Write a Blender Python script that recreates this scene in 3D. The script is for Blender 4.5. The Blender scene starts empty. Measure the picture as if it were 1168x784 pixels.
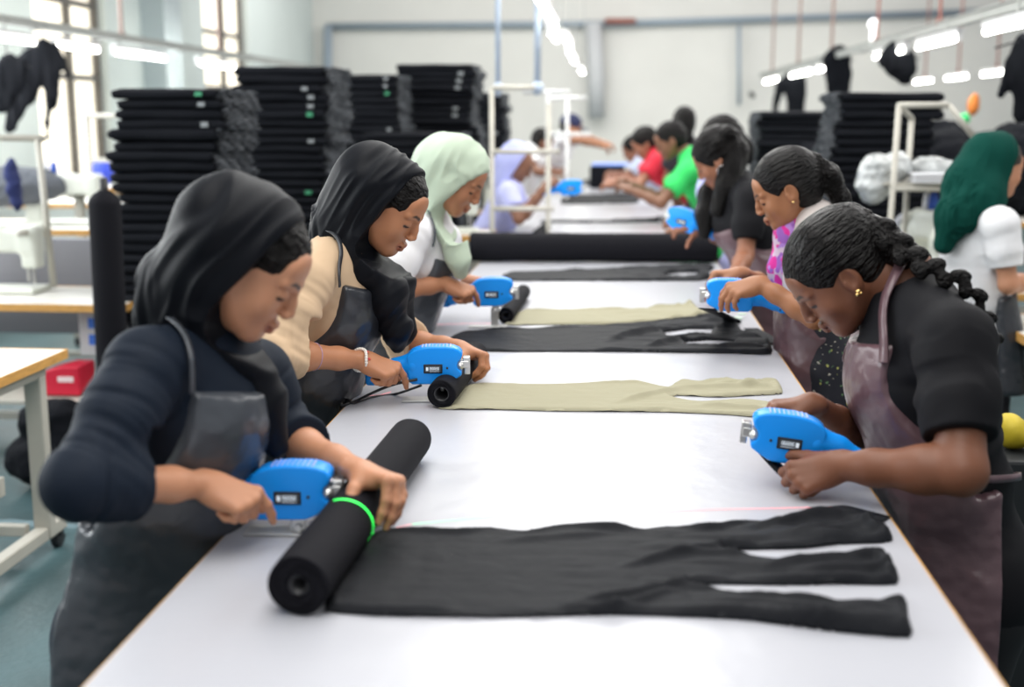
import bpy, bmesh, math, random
import numpy as np
from mathutils import Vector, Matrix
random.seed(7); rng = np.random.default_rng(7)
SC = bpy.context.scene
COL = SC.collection
# ------------------------------------------------------------------ camera
F0 = 1400.0
CAMZ = 1.6
_L = math.sqrt(120**2 + 260**2 + F0**2)
_s = 120/_L; _c = math.sqrt(1-_s*_s)
_sp = (260/_L)/_c; _cp = math.sqrt(1-_sp*_sp)
cR = np.array([_c, _s, 0.]); cU = np.array([-_s*_sp, _c*_sp, _cp]); cF = np.array([-_s*_cp, _c*_cp, -_sp]); cC = np.array([0, 0, CAMZ])
cam_d = bpy.data.cameras.new('camera'); cam = bpy.data.objects.new('camera', cam_d); COL.objects.link(cam)
cam.matrix_world = Matrix(((cR[0], cU[0], -cF[0], 0), (cR[1], cU[1], -cF[1], 0), (cR[2], cU[2], -cF[2], CAMZ), (0, 0, 0, 1)))
cam_d.sensor_width = 36; cam_d.lens = F0/1168*36; cam_d.clip_start = 0.05; cam_d.clip_end = 200
cam_d.dof.use_dof = True; cam_d.dof.focus_distance = 2.85; cam_d.dof.aperture_fstop = 2.0
SC.camera = cam
# ------------------------------------------------------------------ light
SC.view_settings.view_transform = 'Standard'; SC.view_settings.look = 'None'
SC.view_settings.gamma = 1; SC.view_settings.use_curve_mapping = False
SC.view_settings.exposure = 0.10
SC.cycles.max_bounces = 5; SC.cycles.diffuse_bounces = 3; SC.cycles.glossy_bounces = 3; SC.cycles.transmission_bounces = 3
SC.cycles.transparent_max_bounces = 6; SC.cycles.sample_clamp_indirect = 4; SC.cycles.caustics_reflective = False; SC.cycles.caustics_refractive = False
SC.cycles.use_denoising = True
W = bpy.data.worlds.new('world'); SC.world = W; W.use_nodes = True
W.node_tree.nodes['Background'].inputs[0].default_value = (0.93, 0.96, 1.0, 1); W.node_tree.nodes['Background'].inputs[1].default_value = 0.36
def area(name, loc, rot, sx, sy, power, col=(1, 1, 1)):
    d = bpy.data.lights.new(name, 'AREA'); d.shape = 'RECTANGLE'; d.size = sx; d.size_y = sy; d.energy = power; d.color = col
    o = bpy.data.objects.new(name, d); COL.objects.link(o); o.location = loc; o.rotation_euler = rot; return o
area('tube_bank_light', (-0.3, 6.5, 3.6), (0, 0, 0), 2.0, 15, 330, (1, .985, .95))
area('tube_bank_light', (2.6, 8.0, 3.4), (0, math.radians(20), 0), 1.2, 12, 170, (1, .98, .95))
area('window_daylight', (-4.5, 7, 2.4), (0, math.radians(-75), 0), 2.4, 12, 420, (.93, .97, 1))
area('back_hall_light', (0, 16, 4.2), (math.radians(20), 0, 0), 9, 3, 260, (1, .98, .95))
# ------------------------------------------------------------------ pixel -> point helpers (frame 1168 x 784)
def ray(x, y): return cF*F0 + cR*(x-584) + cU*(392-y)
def J(x, y, Y): d = ray(x, y); return cC + d*(Y/d[1])
def JX(x, y, X): d = ray(x, y); return cC + d*(X/d[0])
def T(x, y, z=0.9): d = ray(x, y); return cC + d*((z-CAMZ)/d[2])
def A(*v): return np.array(v, float)
def nz(v): v = np.asarray(v, float); return v/(np.linalg.norm(v)+1e-12)
# ------------------------------------------------------------------ object helpers
def tag(o, label=None, cat=None, group=None, kind=None):
    if label: o['label'] = label
    if cat: o['category'] = cat
    if group: o['group'] = group
    if kind: o['kind'] = kind
    return o
def empty(name, loc=(0, 0, 0), label=None, cat=None, group=None, rz=0):
    o = bpy.data.objects.new(name, None); COL.objects.link(o); o.location = loc; o.rotation_euler = (0, 0, rz); o.empty_display_size = .1
    return tag(o, label, cat, group)
def keep_parent(o, p):
    o.parent = p
    if p is not None: o.matrix_parent_inverse = pmat(p).inverted()
def pmat(p):
    m = p.matrix_basis.copy() if p.parent is None else pmat(p.parent) @ p.matrix_parent_inverse @ p.matrix_basis
    return m
def meshobj(name, verts, faces, material=None, parent=None, smooth=True, local=False, mats=None, fmat=None):
    me = bpy.data.meshes.new(name)
    verts = np.asarray(verts, np.float32)
    if isinstance(faces, np.ndarray):
        n = faces.shape[1]
        me.vertices.add(len(verts)); me.vertices.foreach_set('co', verts.ravel())
        me.loops.add(faces.size); me.loops.foreach_set('vertex_index', faces.astype(np.int32).ravel())
        me.polygons.add(len(faces)); me.polygons.foreach_set('loop_start', np.arange(0, faces.size, n, dtype=np.int32))
        me.polygons.foreach_set('loop_total', np.full(len(faces), n, np.int32))
        me.update(calc_edges=True)
    else:
        me.from_pydata([tuple(map(float, v)) for v in verts], [], [list(map(int, f)) for f in faces]); me.update()
    if smooth: me.polygons.foreach_set('use_smooth', np.ones(len(me.polygons), bool))
    if material: me.materials.append(material)
    o = bpy.data.objects.new(name, me); COL.objects.link(o)
    if parent is not None:
        if local: o.parent = parent
        else: keep_parent(o, parent)
    return o
def bmobj(name, bm, material=None, parent=None, smooth=False, bevel=0, local=True, seg=2):
    me = bpy.data.meshes.new(name); bmesh.ops.recalc_face_normals(bm, faces=bm.faces[:]); bm.to_mesh(me); bm.free()
    if smooth: me.polygons.foreach_set('use_smooth', np.ones(len(me.polygons), bool))
    if material: me.materials.append(material)
    o = bpy.data.objects.new(name, me); COL.objects.link(o)
    if parent is not None:
        if local: o.parent = parent
        else: keep_parent(o, parent)
    if bevel:
        m = o.modifiers.new('bevel', 'BEVEL'); m.width = bevel; m.segments = seg; m.limit_method = 'ANGLE'; m.angle_limit = math.radians(40)
    return o
def bx(bm, c, s, rot=None):
    M = Matrix.Translation(Vector(c))
    if rot is not None: M = M @ rot
    M = M @ Matrix.Diagonal((s[0], s[1], s[2], 1))
    return bmesh.ops.create_cube(bm, size=1, matrix=M)['verts']
def orient(a, b):
    a, b = Vector(a), Vector(b); q = (b-a).to_track_quat('Z', 'Y'); return Matrix.Translation((a+b)/2) @ q.to_matrix().to_4x4(), (b-a).length
def cyl(bm, a, b, r, r2=None, seg=20, caps=True):
    M, L = orient(a, b)
    return bmesh.ops.create_cone(bm, cap_ends=caps, segments=seg, radius1=r, radius2=r if r2 is None else r2, depth=L, matrix=M)['verts']
def sph(bm, c, r, s=(1, 1, 1), seg=16):
    M = Matrix.Translation(Vector(c)) @ Matrix.Diagonal((s[0], s[1], s[2], 1))
    return bmesh.ops.create_uvsphere(bm, u_segments=seg, v_segments=max(6, seg//2), radius=r, matrix=M)['verts']
def tube(bm, pts, r, seg=8, closed=False, caps=True):
    pts = [Vector(p) for p in pts]; n = len(pts); rr = r if hasattr(r, '__len__') else [r]*n
    rings = []; up = None
    for i, p in enumerate(pts):
        if closed: t = (pts[(i+1) % n]-pts[i-1])
        else: t = pts[min(i+1, n-1)]-pts[max(i-1, 0)]
        t = t.normalized()
        if up is None: up = t.orthogonal().normalized()
        up = (up - t*up.dot(t)); up = up.normalized() if up.length > 1e-6 else t.orthogonal().normalized()
        s = t.cross(up)
        rings.append([bm.verts.new(p + (up*math.cos(a)+s*math.sin(a))*rr[i]) for a in [2*math.pi*k/seg for k in range(seg)]])
    m = n if closed else n-1
    for i in range(m):
        a, b = rings[i], rings[(i+1) % n]
        for k in range(seg): bm.faces.new((a[k], a[(k+1) % seg], b[(k+1) % seg], b[k]))
    if caps and not closed:
        bm.faces.new(rings[0][::-1]); bm.faces.new(rings[-1])
def spline(P, n=8):
    P = [np.asarray(p, float) for p in P]; out = []
    for i in range(len(P)-1):
        p0 = P[max(i-1, 0)]; p1 = P[i]; p2 = P[i+1]; p3 = P[min(i+2, len(P)-1)]
        for k in range(n):
            t = k/n; out.append(.5*((2*p1)+(-p0+p2)*t+(2*p0-5*p1+4*p2-p3)*t*t+(-p0+3*p1-3*p2+p3)*t**3))
    out.append(P[-1]); return out
def prism(bm, poly, y0, y1):
    """extrude an x-z outline along y"""
    a = [bm.verts.new((x, y0, z)) for x, z in poly]; b = [bm.verts.new((x, y1, z)) for x, z in poly]
    bm.faces.new(a); bm.faces.new(b[::-1]); n = len(poly)
    for i in range(n): bm.faces.new((a[i], b[i], b[(i+1) % n], a[(i+1) % n]))
# ------------------------------------------------------------------ materials
MATS = {}
def mat(name, col=(.5, .5, .5), rough=.5, metal=0, bump=0, bscale=50, var=0, vscale=8, attr=False, emit=0, sheen=0, sss=0, coat=0, stretch=None, spec=.5, bump2=0, b2scale=6, alpha=1, trans=0, weave=0):
    if name in MATS: return MATS[name]
    m = bpy.data.materials.new(name); m.use_nodes = True; nt = m.node_tree; N = nt.nodes; Lk = nt.links; b = N['Principled BSDF']
    b.inputs['Base Color'].default_value = (*col, 1); b.inputs['Roughness'].default_value = rough; b.inputs['Metallic'].default_value = metal
    b.inputs['Specular IOR Level'].default_value = spec
    if coat: b.inputs['Coat Weight'].default_value = coat; b.inputs['Coat Roughness'].default_value = .15
    if sheen: b.inputs['Sheen Weight'].default_value = sheen; b.inputs['Sheen Roughness'].default_value = .4
    if sss: b.inputs['Subsurface Weight'].default_value = sss; b.inputs['Subsurface Radius'].default_value = (.012, .004, .002); b.inputs['Subsurface Scale'].default_value = 1
    if alpha < 1: b.inputs['Alpha'].default_value = alpha
    if trans: b.inputs['Transmission Weight'].default_value = trans
    if emit: b.inputs['Emission Color'].default_value = (*col, 1); b.inputs['Emission Strength'].default_value = emit
    tc = N.new('ShaderNodeTexCoord'); src = tc.outputs['Object']
    if stretch:
        mp = N.new('ShaderNodeMapping'); mp.inputs['Scale'].default_value = stretch; Lk.new(src, mp.inputs[0]); src = mp.outputs[0]
    colout = None
    if attr:
        at = N.new('ShaderNodeAttribute'); at.attribute_name = 'tint'; colout = at.outputs['Color']
    if var:
        nn = N.new('ShaderNodeTexNoise'); nn.inputs['Scale'].default_value = vscale; nn.inputs['Detail'].default_value = 5; Lk.new(src, nn.inputs['Vector'])
        mr = N.new('ShaderNodeMapRange'); mr.inputs[1].default_value = .3; mr.inputs[2].default_value = .7; mr.inputs[3].default_value = 1-var; mr.inputs[4].default_value = 1+var; Lk.new(nn.outputs[0], mr.inputs[0])
        mx = N.new('ShaderNodeMix'); mx.data_type = 'RGBA'; mx.blend_type = 'MULTIPLY'; mx.inputs[0].default_value = 1
        if colout: Lk.new(colout, mx.inputs[6])
        else: mx.inputs[6].default_value = (*col, 1)
        Lk.new(mr.outputs[0], mx.inputs[7]); colout = mx.outputs[2]
    if colout: Lk.new(colout, b.inputs['Base Color'])
    prev = None
    for (amt, sc, det) in ((bump, bscale, 3), (bump2, b2scale, 2)):
        if amt:
            nn = N.new('ShaderNodeTexNoise'); nn.inputs['Scale'].default_value = sc; nn.inputs['Detail'].default_value = det; Lk.new(src, nn.inputs['Vector'])
            bp = N.new('ShaderNodeBump'); bp.inputs['Strength'].default_value = min(1, amt); bp.inputs['Distance'].default_value = .4/sc
            Lk.new(nn.outputs[0], bp.inputs['Height'])
            if prev: Lk.new(prev, bp.inputs['Normal'])
            prev = bp.outputs[0]
    if prev: Lk.new(prev, b.inputs['Normal'])
    MATS[name] = m; return m

# ------------------------------------------------------------------ implicit surfaces (smooth unions polygonised with surface nets)
def lattice(lo, hi, h, fine=()):
    """grid lines from lo to hi with spacing h, finer inside the (a, b, hf) ranges"""
    out = [lo]; x = lo
    while x < hi:
        s = h
        for a, b, hf in fine:
            if a <= x <= b: s = min(s, hf)
        x += s; out.append(x)
    return np.array(out)
def vnoise(p, seed=0):
    p = np.asarray(p, np.float64); i = np.floor(p).astype(np.int64); f = p-i; f = f*f*(3-2*f); r = 0
    for dx in (0, 1):
        for dy in (0, 1):
            for dz in (0, 1):
                n = ((i[..., 0]+dx)*73856093) ^ ((i[..., 1]+dy)*19349663) ^ ((i[..., 2]+dz)*83492791) ^ (seed*2654435)
                n = (n ^ (n >> 13))*1274126177 & 0x7fffffff; n = (n ^ (n >> 16)) & 0xffff
                w = (f[..., 0] if dx else 1-f[..., 0])*(f[..., 1] if dy else 1-f[..., 1])*(f[..., 2] if dz else 1-f[..., 2])
                r = r + w*(n/65535.)
    return r*2-1
def frame(u, f):
    """rows: side, forward, up - from an up axis and a rough forward"""
    u = nz(u); f = np.asarray(f, float); f = nz(f-u*np.dot(f, u)); r = np.cross(f, u); return np.array([r, f, u])
class SDF:
    def __init__(s): s.ops = []
    def add(s, fn, lo, hi, k=.01, mode='u'): s.ops.append((fn, np.asarray(lo, float), np.asarray(hi, float), k, mode)); return s
    def cap(s, a, b, r1, r2=None, k=.01, mode='u', ax=None, fl=1.0):
        """tapered capsule; with ax, thickness along that axis is multiplied by fl"""
        a = np.asarray(a, float); b = np.asarray(b, float); r2 = r1 if r2 is None else r2; d = b-a; L2 = d@d+1e-12
        axn = nz(ax) if ax is not None else None
        def fn(p):
            v = p-a; t = np.clip(v@d/L2, 0, 1)[..., None]; q = v-t*d
            if axn is not None:
                c = q@axn; q = q+(c*(1/fl-1))[..., None]*axn
            return np.sqrt((q*q).sum(-1))-(r1+(r2-r1)*t[..., 0])
        m = max(r1, r2)*max(1, fl); return s.add(fn, np.minimum(a, b)-m, np.maximum(a, b)+m, k, mode)
    def ell(s, c, r, B=None, k=.01, mode='u'):
        c = np.asarray(c, float); r = np.asarray(r, float); B = np.eye(3) if B is None else np.asarray(B, float)
        def fn(p):
            q = (p-c)@B.T; k0 = np.sqrt(((q/r)**2).sum(-1)); k1 = np.sqrt(((q/(r*r))**2).sum(-1))+1e-9
            return k0*(k0-1)/k1
        m = np.abs(B.T)@r; return s.add(fn, c-m, c+m, k, mode)
    def box(s, c, hs, B=None, rd=.005, k=.005, mode='u'):
        c = np.asarray(c, float); hs = np.asarray(hs, float); B = np.eye(3) if B is None else np.asarray(B, float)
        def fn(p):
            q = np.abs((p-c)@B.T)-(hs-rd); return np.sqrt((np.maximum(q, 0)**2).sum(-1))+np.minimum(q.max(-1), 0)-rd
        m = np.abs(B.T)@hs; return s.add(fn, c-m, c+m, k, mode)
    def chain(s, pts, rs, k=.01, ax=None, fl=1.0):
        for i in range(len(pts)-1): s.cap(pts[i], pts[i+1], rs[i], rs[i+1], k, 'u', ax, fl)
        return s
    def copy(s): n = SDF(); n.ops = list(s.ops); return n
    def bounds(s):
        lo = np.min([o[1] for o in s.ops if o[4] == 'u'], 0); hi = np.max([o[2] for o in s.ops if o[4] == 'u'], 0); return lo, hi
    def at(s, p):
        p = np.asarray(p, float); g = np.full(p.shape[:-1], .12)
        for fn, lo, hi, k, mode in s.ops:
            d = fn(p)
            if mode == 'd': g = g+d; continue
            if mode == 's': d = -d
            h = np.maximum(k-np.abs(d-g), 0)/k; g = np.minimum(d, g)-h*h*k*.25 if mode == 'u' else np.maximum(d, g)+h*h*k*.25
        return g
    def grad(s, p):
        e = .002; return np.array([float(s.at(p+e*v)-s.at(p-e*v)) for v in np.eye(3)])
    def snap(s, p, off=0.0, n=6):
        p = np.asarray(p, float)
        for _ in range(n): g = s.grad(p); p = p-nz(g)*(float(s.at(p))-off)*.8
        return p, nz(s.grad(p))
    def merge(s, o, k=.01):
        lo, hi = o.bounds(); return s.add(o.at, lo, hi, k)
    def eval_grid(s, X, Y, Z, grow=0.0):
        BIG = .12; f = np.full((len(X), len(Y), len(Z)), BIG, np.float32); hm = max(np.diff(X).max(), np.diff(Y).max(), np.diff(Z).max())
        for fn, lo, hi, k, mode in s.ops:
            m = k+2.5*hm+abs(grow) if mode != 'g' else 0
            i0, i1 = np.searchsorted(X, [lo[0]-m, hi[0]+m]); j0, j1 = np.searchsorted(Y, [lo[1]-m, hi[1]+m]); k0, k1 = np.searchsorted(Z, [lo[2]-m, hi[2]+m])
            if i1 <= i0 or j1 <= j0 or k1 <= k0: continue
            for ia in range(i0, i1, 48):
                ib = min(ia+48, i1)
                p = np.stack(np.meshgrid(X[ia:ib], Y[j0:j1], Z[k0:k1], indexing='ij'), -1)
                d = fn(p); g = f[ia:ib, j0:j1, k0:k1]
                if mode == 'u': h = np.maximum(k-np.abs(d-g), 0)/k; g[...] = np.minimum(d, g)-h*h*k*.25
                elif mode == 's': d = -d; h = np.maximum(k-np.abs(d-g), 0)/k; g[...] = np.maximum(d, g)+h*h*k*.25
                elif mode == 'i': h = np.maximum(k-np.abs(d-g), 0)/k; g[...] = np.maximum(d, g)+h*h*k*.25
                elif mode == 'd': g[...] = g+d
        return f-grow if grow else f
def nets(f, X, Y, Z):
    s = f < 0; cnt = np.zeros(tuple(np.array(f.shape)-1), np.uint8)
    for a in (0, 1):
        for b in (0, 1):
            for c in (0, 1): cnt += s[a:f.shape[0]-1+a, b:f.shape[1]-1+b, c:f.shape[2]-1+c]
    act = (cnt > 0) & (cnt < 8); I, Jx, K = np.nonzero(act)
    ids = np.full(cnt.shape, -1, np.int32); ids[I, Jx, K] = np.arange(len(I))
    G = [X, Y, Z]; acc = np.zeros((len(I), 3)); n = np.zeros(len(I))
    cor = [(a, b, c) for a in (0, 1) for b in (0, 1) for c in (0, 1)]; V = {}
    for c in cor: V[c] = f[I+c[0], Jx+c[1], K+c[2]]
    for c in cor:
        for ax in range(3):
            if c[ax] == 0:
                e = list(c); e[ax] = 1; e = tuple(e); v0, v1 = V[c], V[e]; m = (v0 < 0) != (v1 < 0)
                t = np.where(m, v0/np.where(v0 == v1, 1, v0-v1), 0)
                base = [I, Jx, K]
                for q in range(3):
                    g = G[q]; lo = g[base[q]+c[q]]
                    pos = lo+(g[np.minimum(base[q]+1, len(g)-1)]-lo)*t if q == ax else lo
                    acc[:, q] += np.where(m, pos, 0)
                n += m
    verts = acc/n[:, None]; faces = []
    for ax in range(3):
        sl0 = [slice(None)]*3; sl1 = [slice(None)]*3; sl0[ax] = slice(0, -1); sl1[ax] = slice(1, None)
        o = [q for q in range(3) if q != ax]
        ch = s[tuple(sl0)] != s[tuple(sl1)]; idx = np.nonzero(ch); idx = np.array(idx)
        ok = (idx[o[0]] > 0) & (idx[o[1]] > 0) & (idx[o[0]] < f.shape[o[0]]-1) & (idx[o[1]] < f.shape[o[1]]-1); idx = idx[:, ok]
        def cell(da, db): q = idx.copy(); q[o[0]] -= da; q[o[1]] -= db; return ids[q[0], q[1], q[2]]
        quad = np.stack([cell(0, 0), cell(1, 0), cell(1, 1), cell(0, 1)], -1)
        ins = s[idx[0], idx[1], idx[2]]; flip = ins if ax == 1 else ~ins
        quad[flip] = quad[flip][:, ::-1]; faces.append(quad)
    F = np.concatenate(faces); F = F[(F >= 0).all(1)]
    return verts, F
def smooth_verts(v, F, n=1, lam=.5):
    for _ in range(n):
        acc = np.zeros_like(v); c = np.zeros(len(v))
        for k in range(4):
            a, b = F[:, k], F[:, (k+1) % 4]
            for q in range(3): acc[:, q] += np.bincount(a, v[b, q], len(v))+np.bincount(b, v[a, q], len(v))
            c += np.bincount(a, minlength=len(v))+np.bincount(b, minlength=len(v))
        v = v+(acc/np.maximum(c, 1)[:, None]-v)*lam
    return v
def vnormals(v, F):
    n = np.cross(v[F[:, 2]]-v[F[:, 0]], v[F[:, 3]]-v[F[:, 1]]); o = np.zeros_like(v)
    for k in range(4):
        for q in range(3): o[:, q] += np.bincount(F[:, k], n[:, q], len(v))
    return o/(np.linalg.norm(o, axis=1)[:, None]+1e-12)
def poly(s, name, h, material, parent, fine=((), (), ()), grow=0, sm=1, disp=None, tint=None, tints=(), B=None, c=None, hidden=None):
    """polygonise; B, c: the field lives in a local frame (rows side, forward, up) set on the object"""
    lo, hi = s.bounds(); lo = lo-grow-3*h; hi = hi+grow+3*h
    X = lattice(lo[0], hi[0], h, fine[0]); Y = lattice(lo[1], hi[1], h, fine[1]); Z = lattice(lo[2], hi[2], h, fine[2])
    f = s.eval_grid(X, Y, Z, grow); v, F = nets(f, X, Y, Z); del f
    if sm: v = smooth_verts(v, F, sm)
    if disp is not None:
        n = vnormals(v, F); v = v+n*disp(v, n)[:, None]
    if B is None: o = meshobj(name, v, F, material, parent)
    else:
        o = meshobj(name, v, F, material, None)
        M = np.eye(4); M[:3, :3] = np.asarray(B).T; M[:3, 3] = c; o.matrix_basis = Matrix(M.tolist()); keep_parent(o, parent)
    if tint is not None:
        colr = np.tile(np.array([*tint, 1.0], np.float32), (len(v), 1))
        for fn, cl, soft, amt in tints:
            d = fn(v); w = np.clip(.5-d/soft, 0, 1)*amt; w = w*w*(3-2*w); colr[:, :3] = colr[:, :3]*(1-w[:, None])+np.array(cl)*w[:, None]
        at = o.data.color_attributes.new('tint', 'FLOAT_COLOR', 'POINT'); at.data.foreach_set('color', colr.ravel())
    return o
def dcap(a, b, r1, r2=None):
    q = SDF().cap(a, b, r1, r2); return q.ops[0][0]
def dell(c, r, B=None):
    q = SDF().ell(c, r, B); return q.ops[0][0]

# ------------------------------------------------------------------ people
def hbasis(yaw, pitch, roll=0):
    yaw, pitch, roll = map(math.radians, (yaw, pitch, roll))
    f = A(math.cos(pitch)*math.cos(yaw), math.cos(pitch)*math.sin(yaw), math.sin(pitch)); r = nz(np.cross(f, [0, 0, 1])); u = np.cross(r, f)
    r2 = r*math.cos(roll)+u*math.sin(roll); return np.array([r2, f, np.cross(r2, f)])
class Head:
    def __init__(s, c, yaw, pitch, roll=0, sc=1.0): s.c = np.asarray(c, float); s.B = hbasis(yaw, pitch, roll); s.sc = sc
    def w(s, *l): return s.c+s.B.T@(A(*l)*s.sc)
def add_head(S, H, detail=True, nose=1.0, lip=1.0, full=0.0):
    w, B, q = H.w, H.B, H.sc
    S.ell(w(0, -.018, .030), A(.073, .094, .083)*q, B, .01)
    S.ell(w(0, .030, -.012), A(.062+full, .058, .080)*q, B, .03*q)
    S.ell(w(0, .040, -.060), A(.047+full, .043, .042)*q, B, .03*q)
    S.ell(w(0, .068, -.090), A(.019, .017, .015)*q, B, .018*q)
    for sx in (1, -1):
        S.cap(w(.060*sx, .0, -.035), w(.022*sx, .066, -.085), .013*q, .012*q, .03*q)
        S.ell(w(.040*sx, .060, -.030), A(.021+full, .018, .022)*q, B, .025*q)
    if detail:
        S.ell(w(0, .070, .040), A(.045, .016, .03)*q, B, .02*q)
        for sx in (1, -1):
            S.ell(w(.031*sx, .103, .000), A(.020, .016, .013)*q, B, .014*q, 's')
            S.cap(w(.012*sx, .087, .019), w(.046*sx, .074, .019), .0055*q, .005*q, .012*q)
            S.ell(w(.031*sx, .0730, .000), A(.0160, .0155, .0135)*q, B, .004*q)
            S.cap(w(.020*sx, .0875, -.006), w(.040*sx, .0835, -.006), .0012*q, .0012*q, .003*q)
        S.chain([w(0, .088, .012), w(0, .0955, -.010), w(0, .1030, -.0265)], [.0065*q, .0075*q*nose, .0088*q*nose], .010*q)
        for sx in (1, -1):
            S.ell(w(.0105*sx*nose, .0985, -.0315), A(.0072*nose, .0090, .0068)*q, B, .007*q)
            S.ell(w(.0055*sx*nose, .1045, -.0405), A(.0032, .0045, .003)*q, B, .003*q, 's')
        S.chain([w(-.021, .0825, -.0605), w(-.009, .0925, -.0570), w(0, .0945, -.0580), w(.009, .0925, -.0570), w(.021, .0825, -.0605)], A(.0035, .0058*lip, .0056*lip, .0058*lip, .0035)*q, .005*q)
        S.chain([w(-.019, .0815, -.0645), w(0, .0910, -.0690), w(.019, .0815, -.0645)], A(.0035, .0070*lip, .0035)*q, .005*q)
        S.cap(w(-.018, .0905, -.0632), w(.018, .0905, -.0632), .0016*q, .0016*q, .003*q, 's')
    for sx in (1, -1):
        ec = w(.0765*sx, -.004, -.008); Bt = hbasis(0, 0)
        S.ell(ec, A(.009, .019, .031)*q, B, .006*q)
        if detail:
            S.ell(w(.0845*sx, .001, -.003), A(.006, .0115, .020)*q, B, .004*q, 's')
            S.cap(w(.078*sx, .010, -.008), w(.080*sx, .006, -.030), .0045*q, .0055*q, .005*q)
def head_tints(H, brow=(.02, .012, .01), lipc=(.35, .12, .09), side=(1, -1)):
    w, q = H.w, H.sc; t = []
    for sx in side:
        t.append((dcap(w(.012*sx, .094, .0205), w(.030*sx, .089, .026), .0042*q, .0036*q), brow, .004*q, .9))
        t.append((dcap(w(.030*sx, .089, .026), w(.048*sx, .074, .020), .0036*q, .0016*q), brow, .004*q, .9))
        t.append((dcap(w(.019*sx, .088, -.0065), w(.031*sx, .091, -.0085), .0030*q), brow, .003*q, 1))
        t.append((dcap(w(.031*sx, .091, -.0085), w(.046*sx, .080, -.0065), .0038*q), brow, .003*q, 1))
        t.append((dcap(w(.0055*sx, .1065, -.0405), w(.006*sx, .102, -.041), .0032*q), (.04, .015, .01), .003*q, .8))
    t.append((dcap(w(-.019, .084, -.0605), w(0, .099, -.0575), .0060*q), lipc, .005*q, .7)); t.append((dcap(w(.019, .084, -.0605), w(0, .099, -.0575), .0060*q), lipc, .005*q, .7))
    t.append((dcap(w(-.012, .090, -.068), w(.012, .090, -.068), .0075*q), lipc, .005*q, .75))
    t.append((dcap(w(-.018, .090, -.0632), w(.018, .090, -.0632), .0020*q), (.06, .02, .015), .002*q, .8))
    return t
def add_hand(S, wr, D, N, thumb, curls, thumbdir=((.7, .6, -.2), (.8, .4, -.4), (.9, .2, -.4)), q=1.0, spread=3, nails=None, tl=1.0):
    """wr wrist; D to the knuckles; N out of the back of the hand; thumb=+1/-1: thumb lies along thumb*cross(D, N); curls: per finger (mcp, pip, dip)"""
    wr = np.asarray(wr, float); D = nz(D); N = np.asarray(N, float); N = nz(N-D*(N@D)); Tt = np.cross(D, N)*thumb
    if nails is None: nails = []
    def W(t, d, n): return wr+Tt*t*q+D*d*q+N*n*q
    lat = [.026, .008, -.010, -.026]; dist = [.080, .083, .077, .068]; fl = [.070, .078, .072, .056]; rad = [.0083, .0085, .0080, .0070]
    k = .014*q
    S.cap(W(.004, -.01, 0), W(.004, .012, 0), .0235*q, .025*q, k, 'u', N, .72)
    for i in range(4):
        S.cap(W(lat[i]*.55, .010, .0), W(lat[i], dist[i], .002), .0125*q, .0098*q, k)
    S.ell(W(.020, .035, -.010), A(.018, .028, .013)*q, np.array([Tt, D, N]), k)
    S.ell(W(-.020, .030, -.009), A(.012, .028, .011)*q, np.array([Tt, D, N]), k)
    for i in range(4):
        p = W(lat[i], dist[i], .002); c = curls[i]; a = 0; lens = [.46, .31, .25]; r = rad[i]*q*1.08
        sp = math.radians(spread*(1.5-i)); sd = (D*math.cos(sp)+Tt*math.sin(sp))
        for j in range(3):
            a += math.radians(c[j]); d = sd*math.cos(a)-N*math.sin(a); e = p+d*fl[i]*lens[j]*q; r2 = r*(.93 if j < 2 else .84)
            S.cap(p, e, r*(1.06 if j == 0 else 1.03), r2, .0045*q if j else .006*q)
            if j == 2: nn = sd*math.sin(a)+N*math.cos(a); nails.append(dell(e+nn*r2*.75-d*.001, A(.0048, .0062, .004)*q, np.array([np.cross(d, nn), d, nn])))
            p = e; r = r2
    p = W(.016, .016, -.006)
    for j, (v, ln, r1, r2) in enumerate(zip(thumbdir, (.040*tl, .032*tl, .026*tl), (.014, .0108, .0098), (.0115, .0100, .0082))):
        d = nz(Tt*v[0]+D*v[1]+N*v[2]); e = p+d*ln*q; S.cap(p, e, r1*q, r2*q, .012*q if j == 0 else .005*q); p = e
        if j == 2:
            nn = nz(N-d*(N@d)+Tt*.3); nails.append(dell(e+nn*r2*.75*q, A(.0058, .007, .004)*q, np.array([np.cross(d, nn), d, nn])))
    return nails
def add_torso(S, b, g=0.0, k=.05, legs=False):
    up = nz(b['neck']-b['waist']); fw = b['fwd']; Bt = frame(up, fw); q = b.get('q', 1.0)
    S.ell(b['chest'], A(.132, .092, .150)*q+g, Bt, k)
    S.ell(b['chest']+Bt[1]*.035*q+Bt[2]*-.01, A(.105, .070, .075)*q+g, Bt, k)
    S.ell((b['chest']+b['waist'])/2, A(.122, .088, .14)*q+g, Bt, k)
    S.ell(b['waist'], A(.125, .092, .12)*q+g, frame(nz(b['chest']-b['pelvis']), fw), k)
    S.ell(b['pelvis'], A(.155, .112, .13)*q+g, frame((0, 0, 1), fw), k)
    for sd in ('R', 'L'):
        S.cap(b['neck']-up*.03, b['sh'+sd], .042*q+g, .044*q+g, k)
def add_arm(S, b, sd, g=0.0, t0=0, t1=2.0, k=.02):
    q = b.get('q', 1.0)*b.get('armq', 1.0); a, e, w = b['sh'+sd], b['el'+sd], b['wr'+sd]
    P = [(0, a, .043*q), (.45, a+(e-a)*.45, .040*q), (1, e, .0335*q), (1.3, e+(w-e)*.3, .0345*q), (1.7, e+(w-e)*.7, .026*q), (2, w, .0215*q)]
    for (ta, pa, ra), (tb, pb, rb) in zip(P[:-1], P[1:]):
        if ta >= t1: break
        if tb > t1: s_ = (t1-ta)/(tb-ta); pb = pa+(pb-pa)*s_; rb = ra+(rb-ra)*s_
        S.cap(pa, pb, ra+g, rb+g, k)
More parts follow.
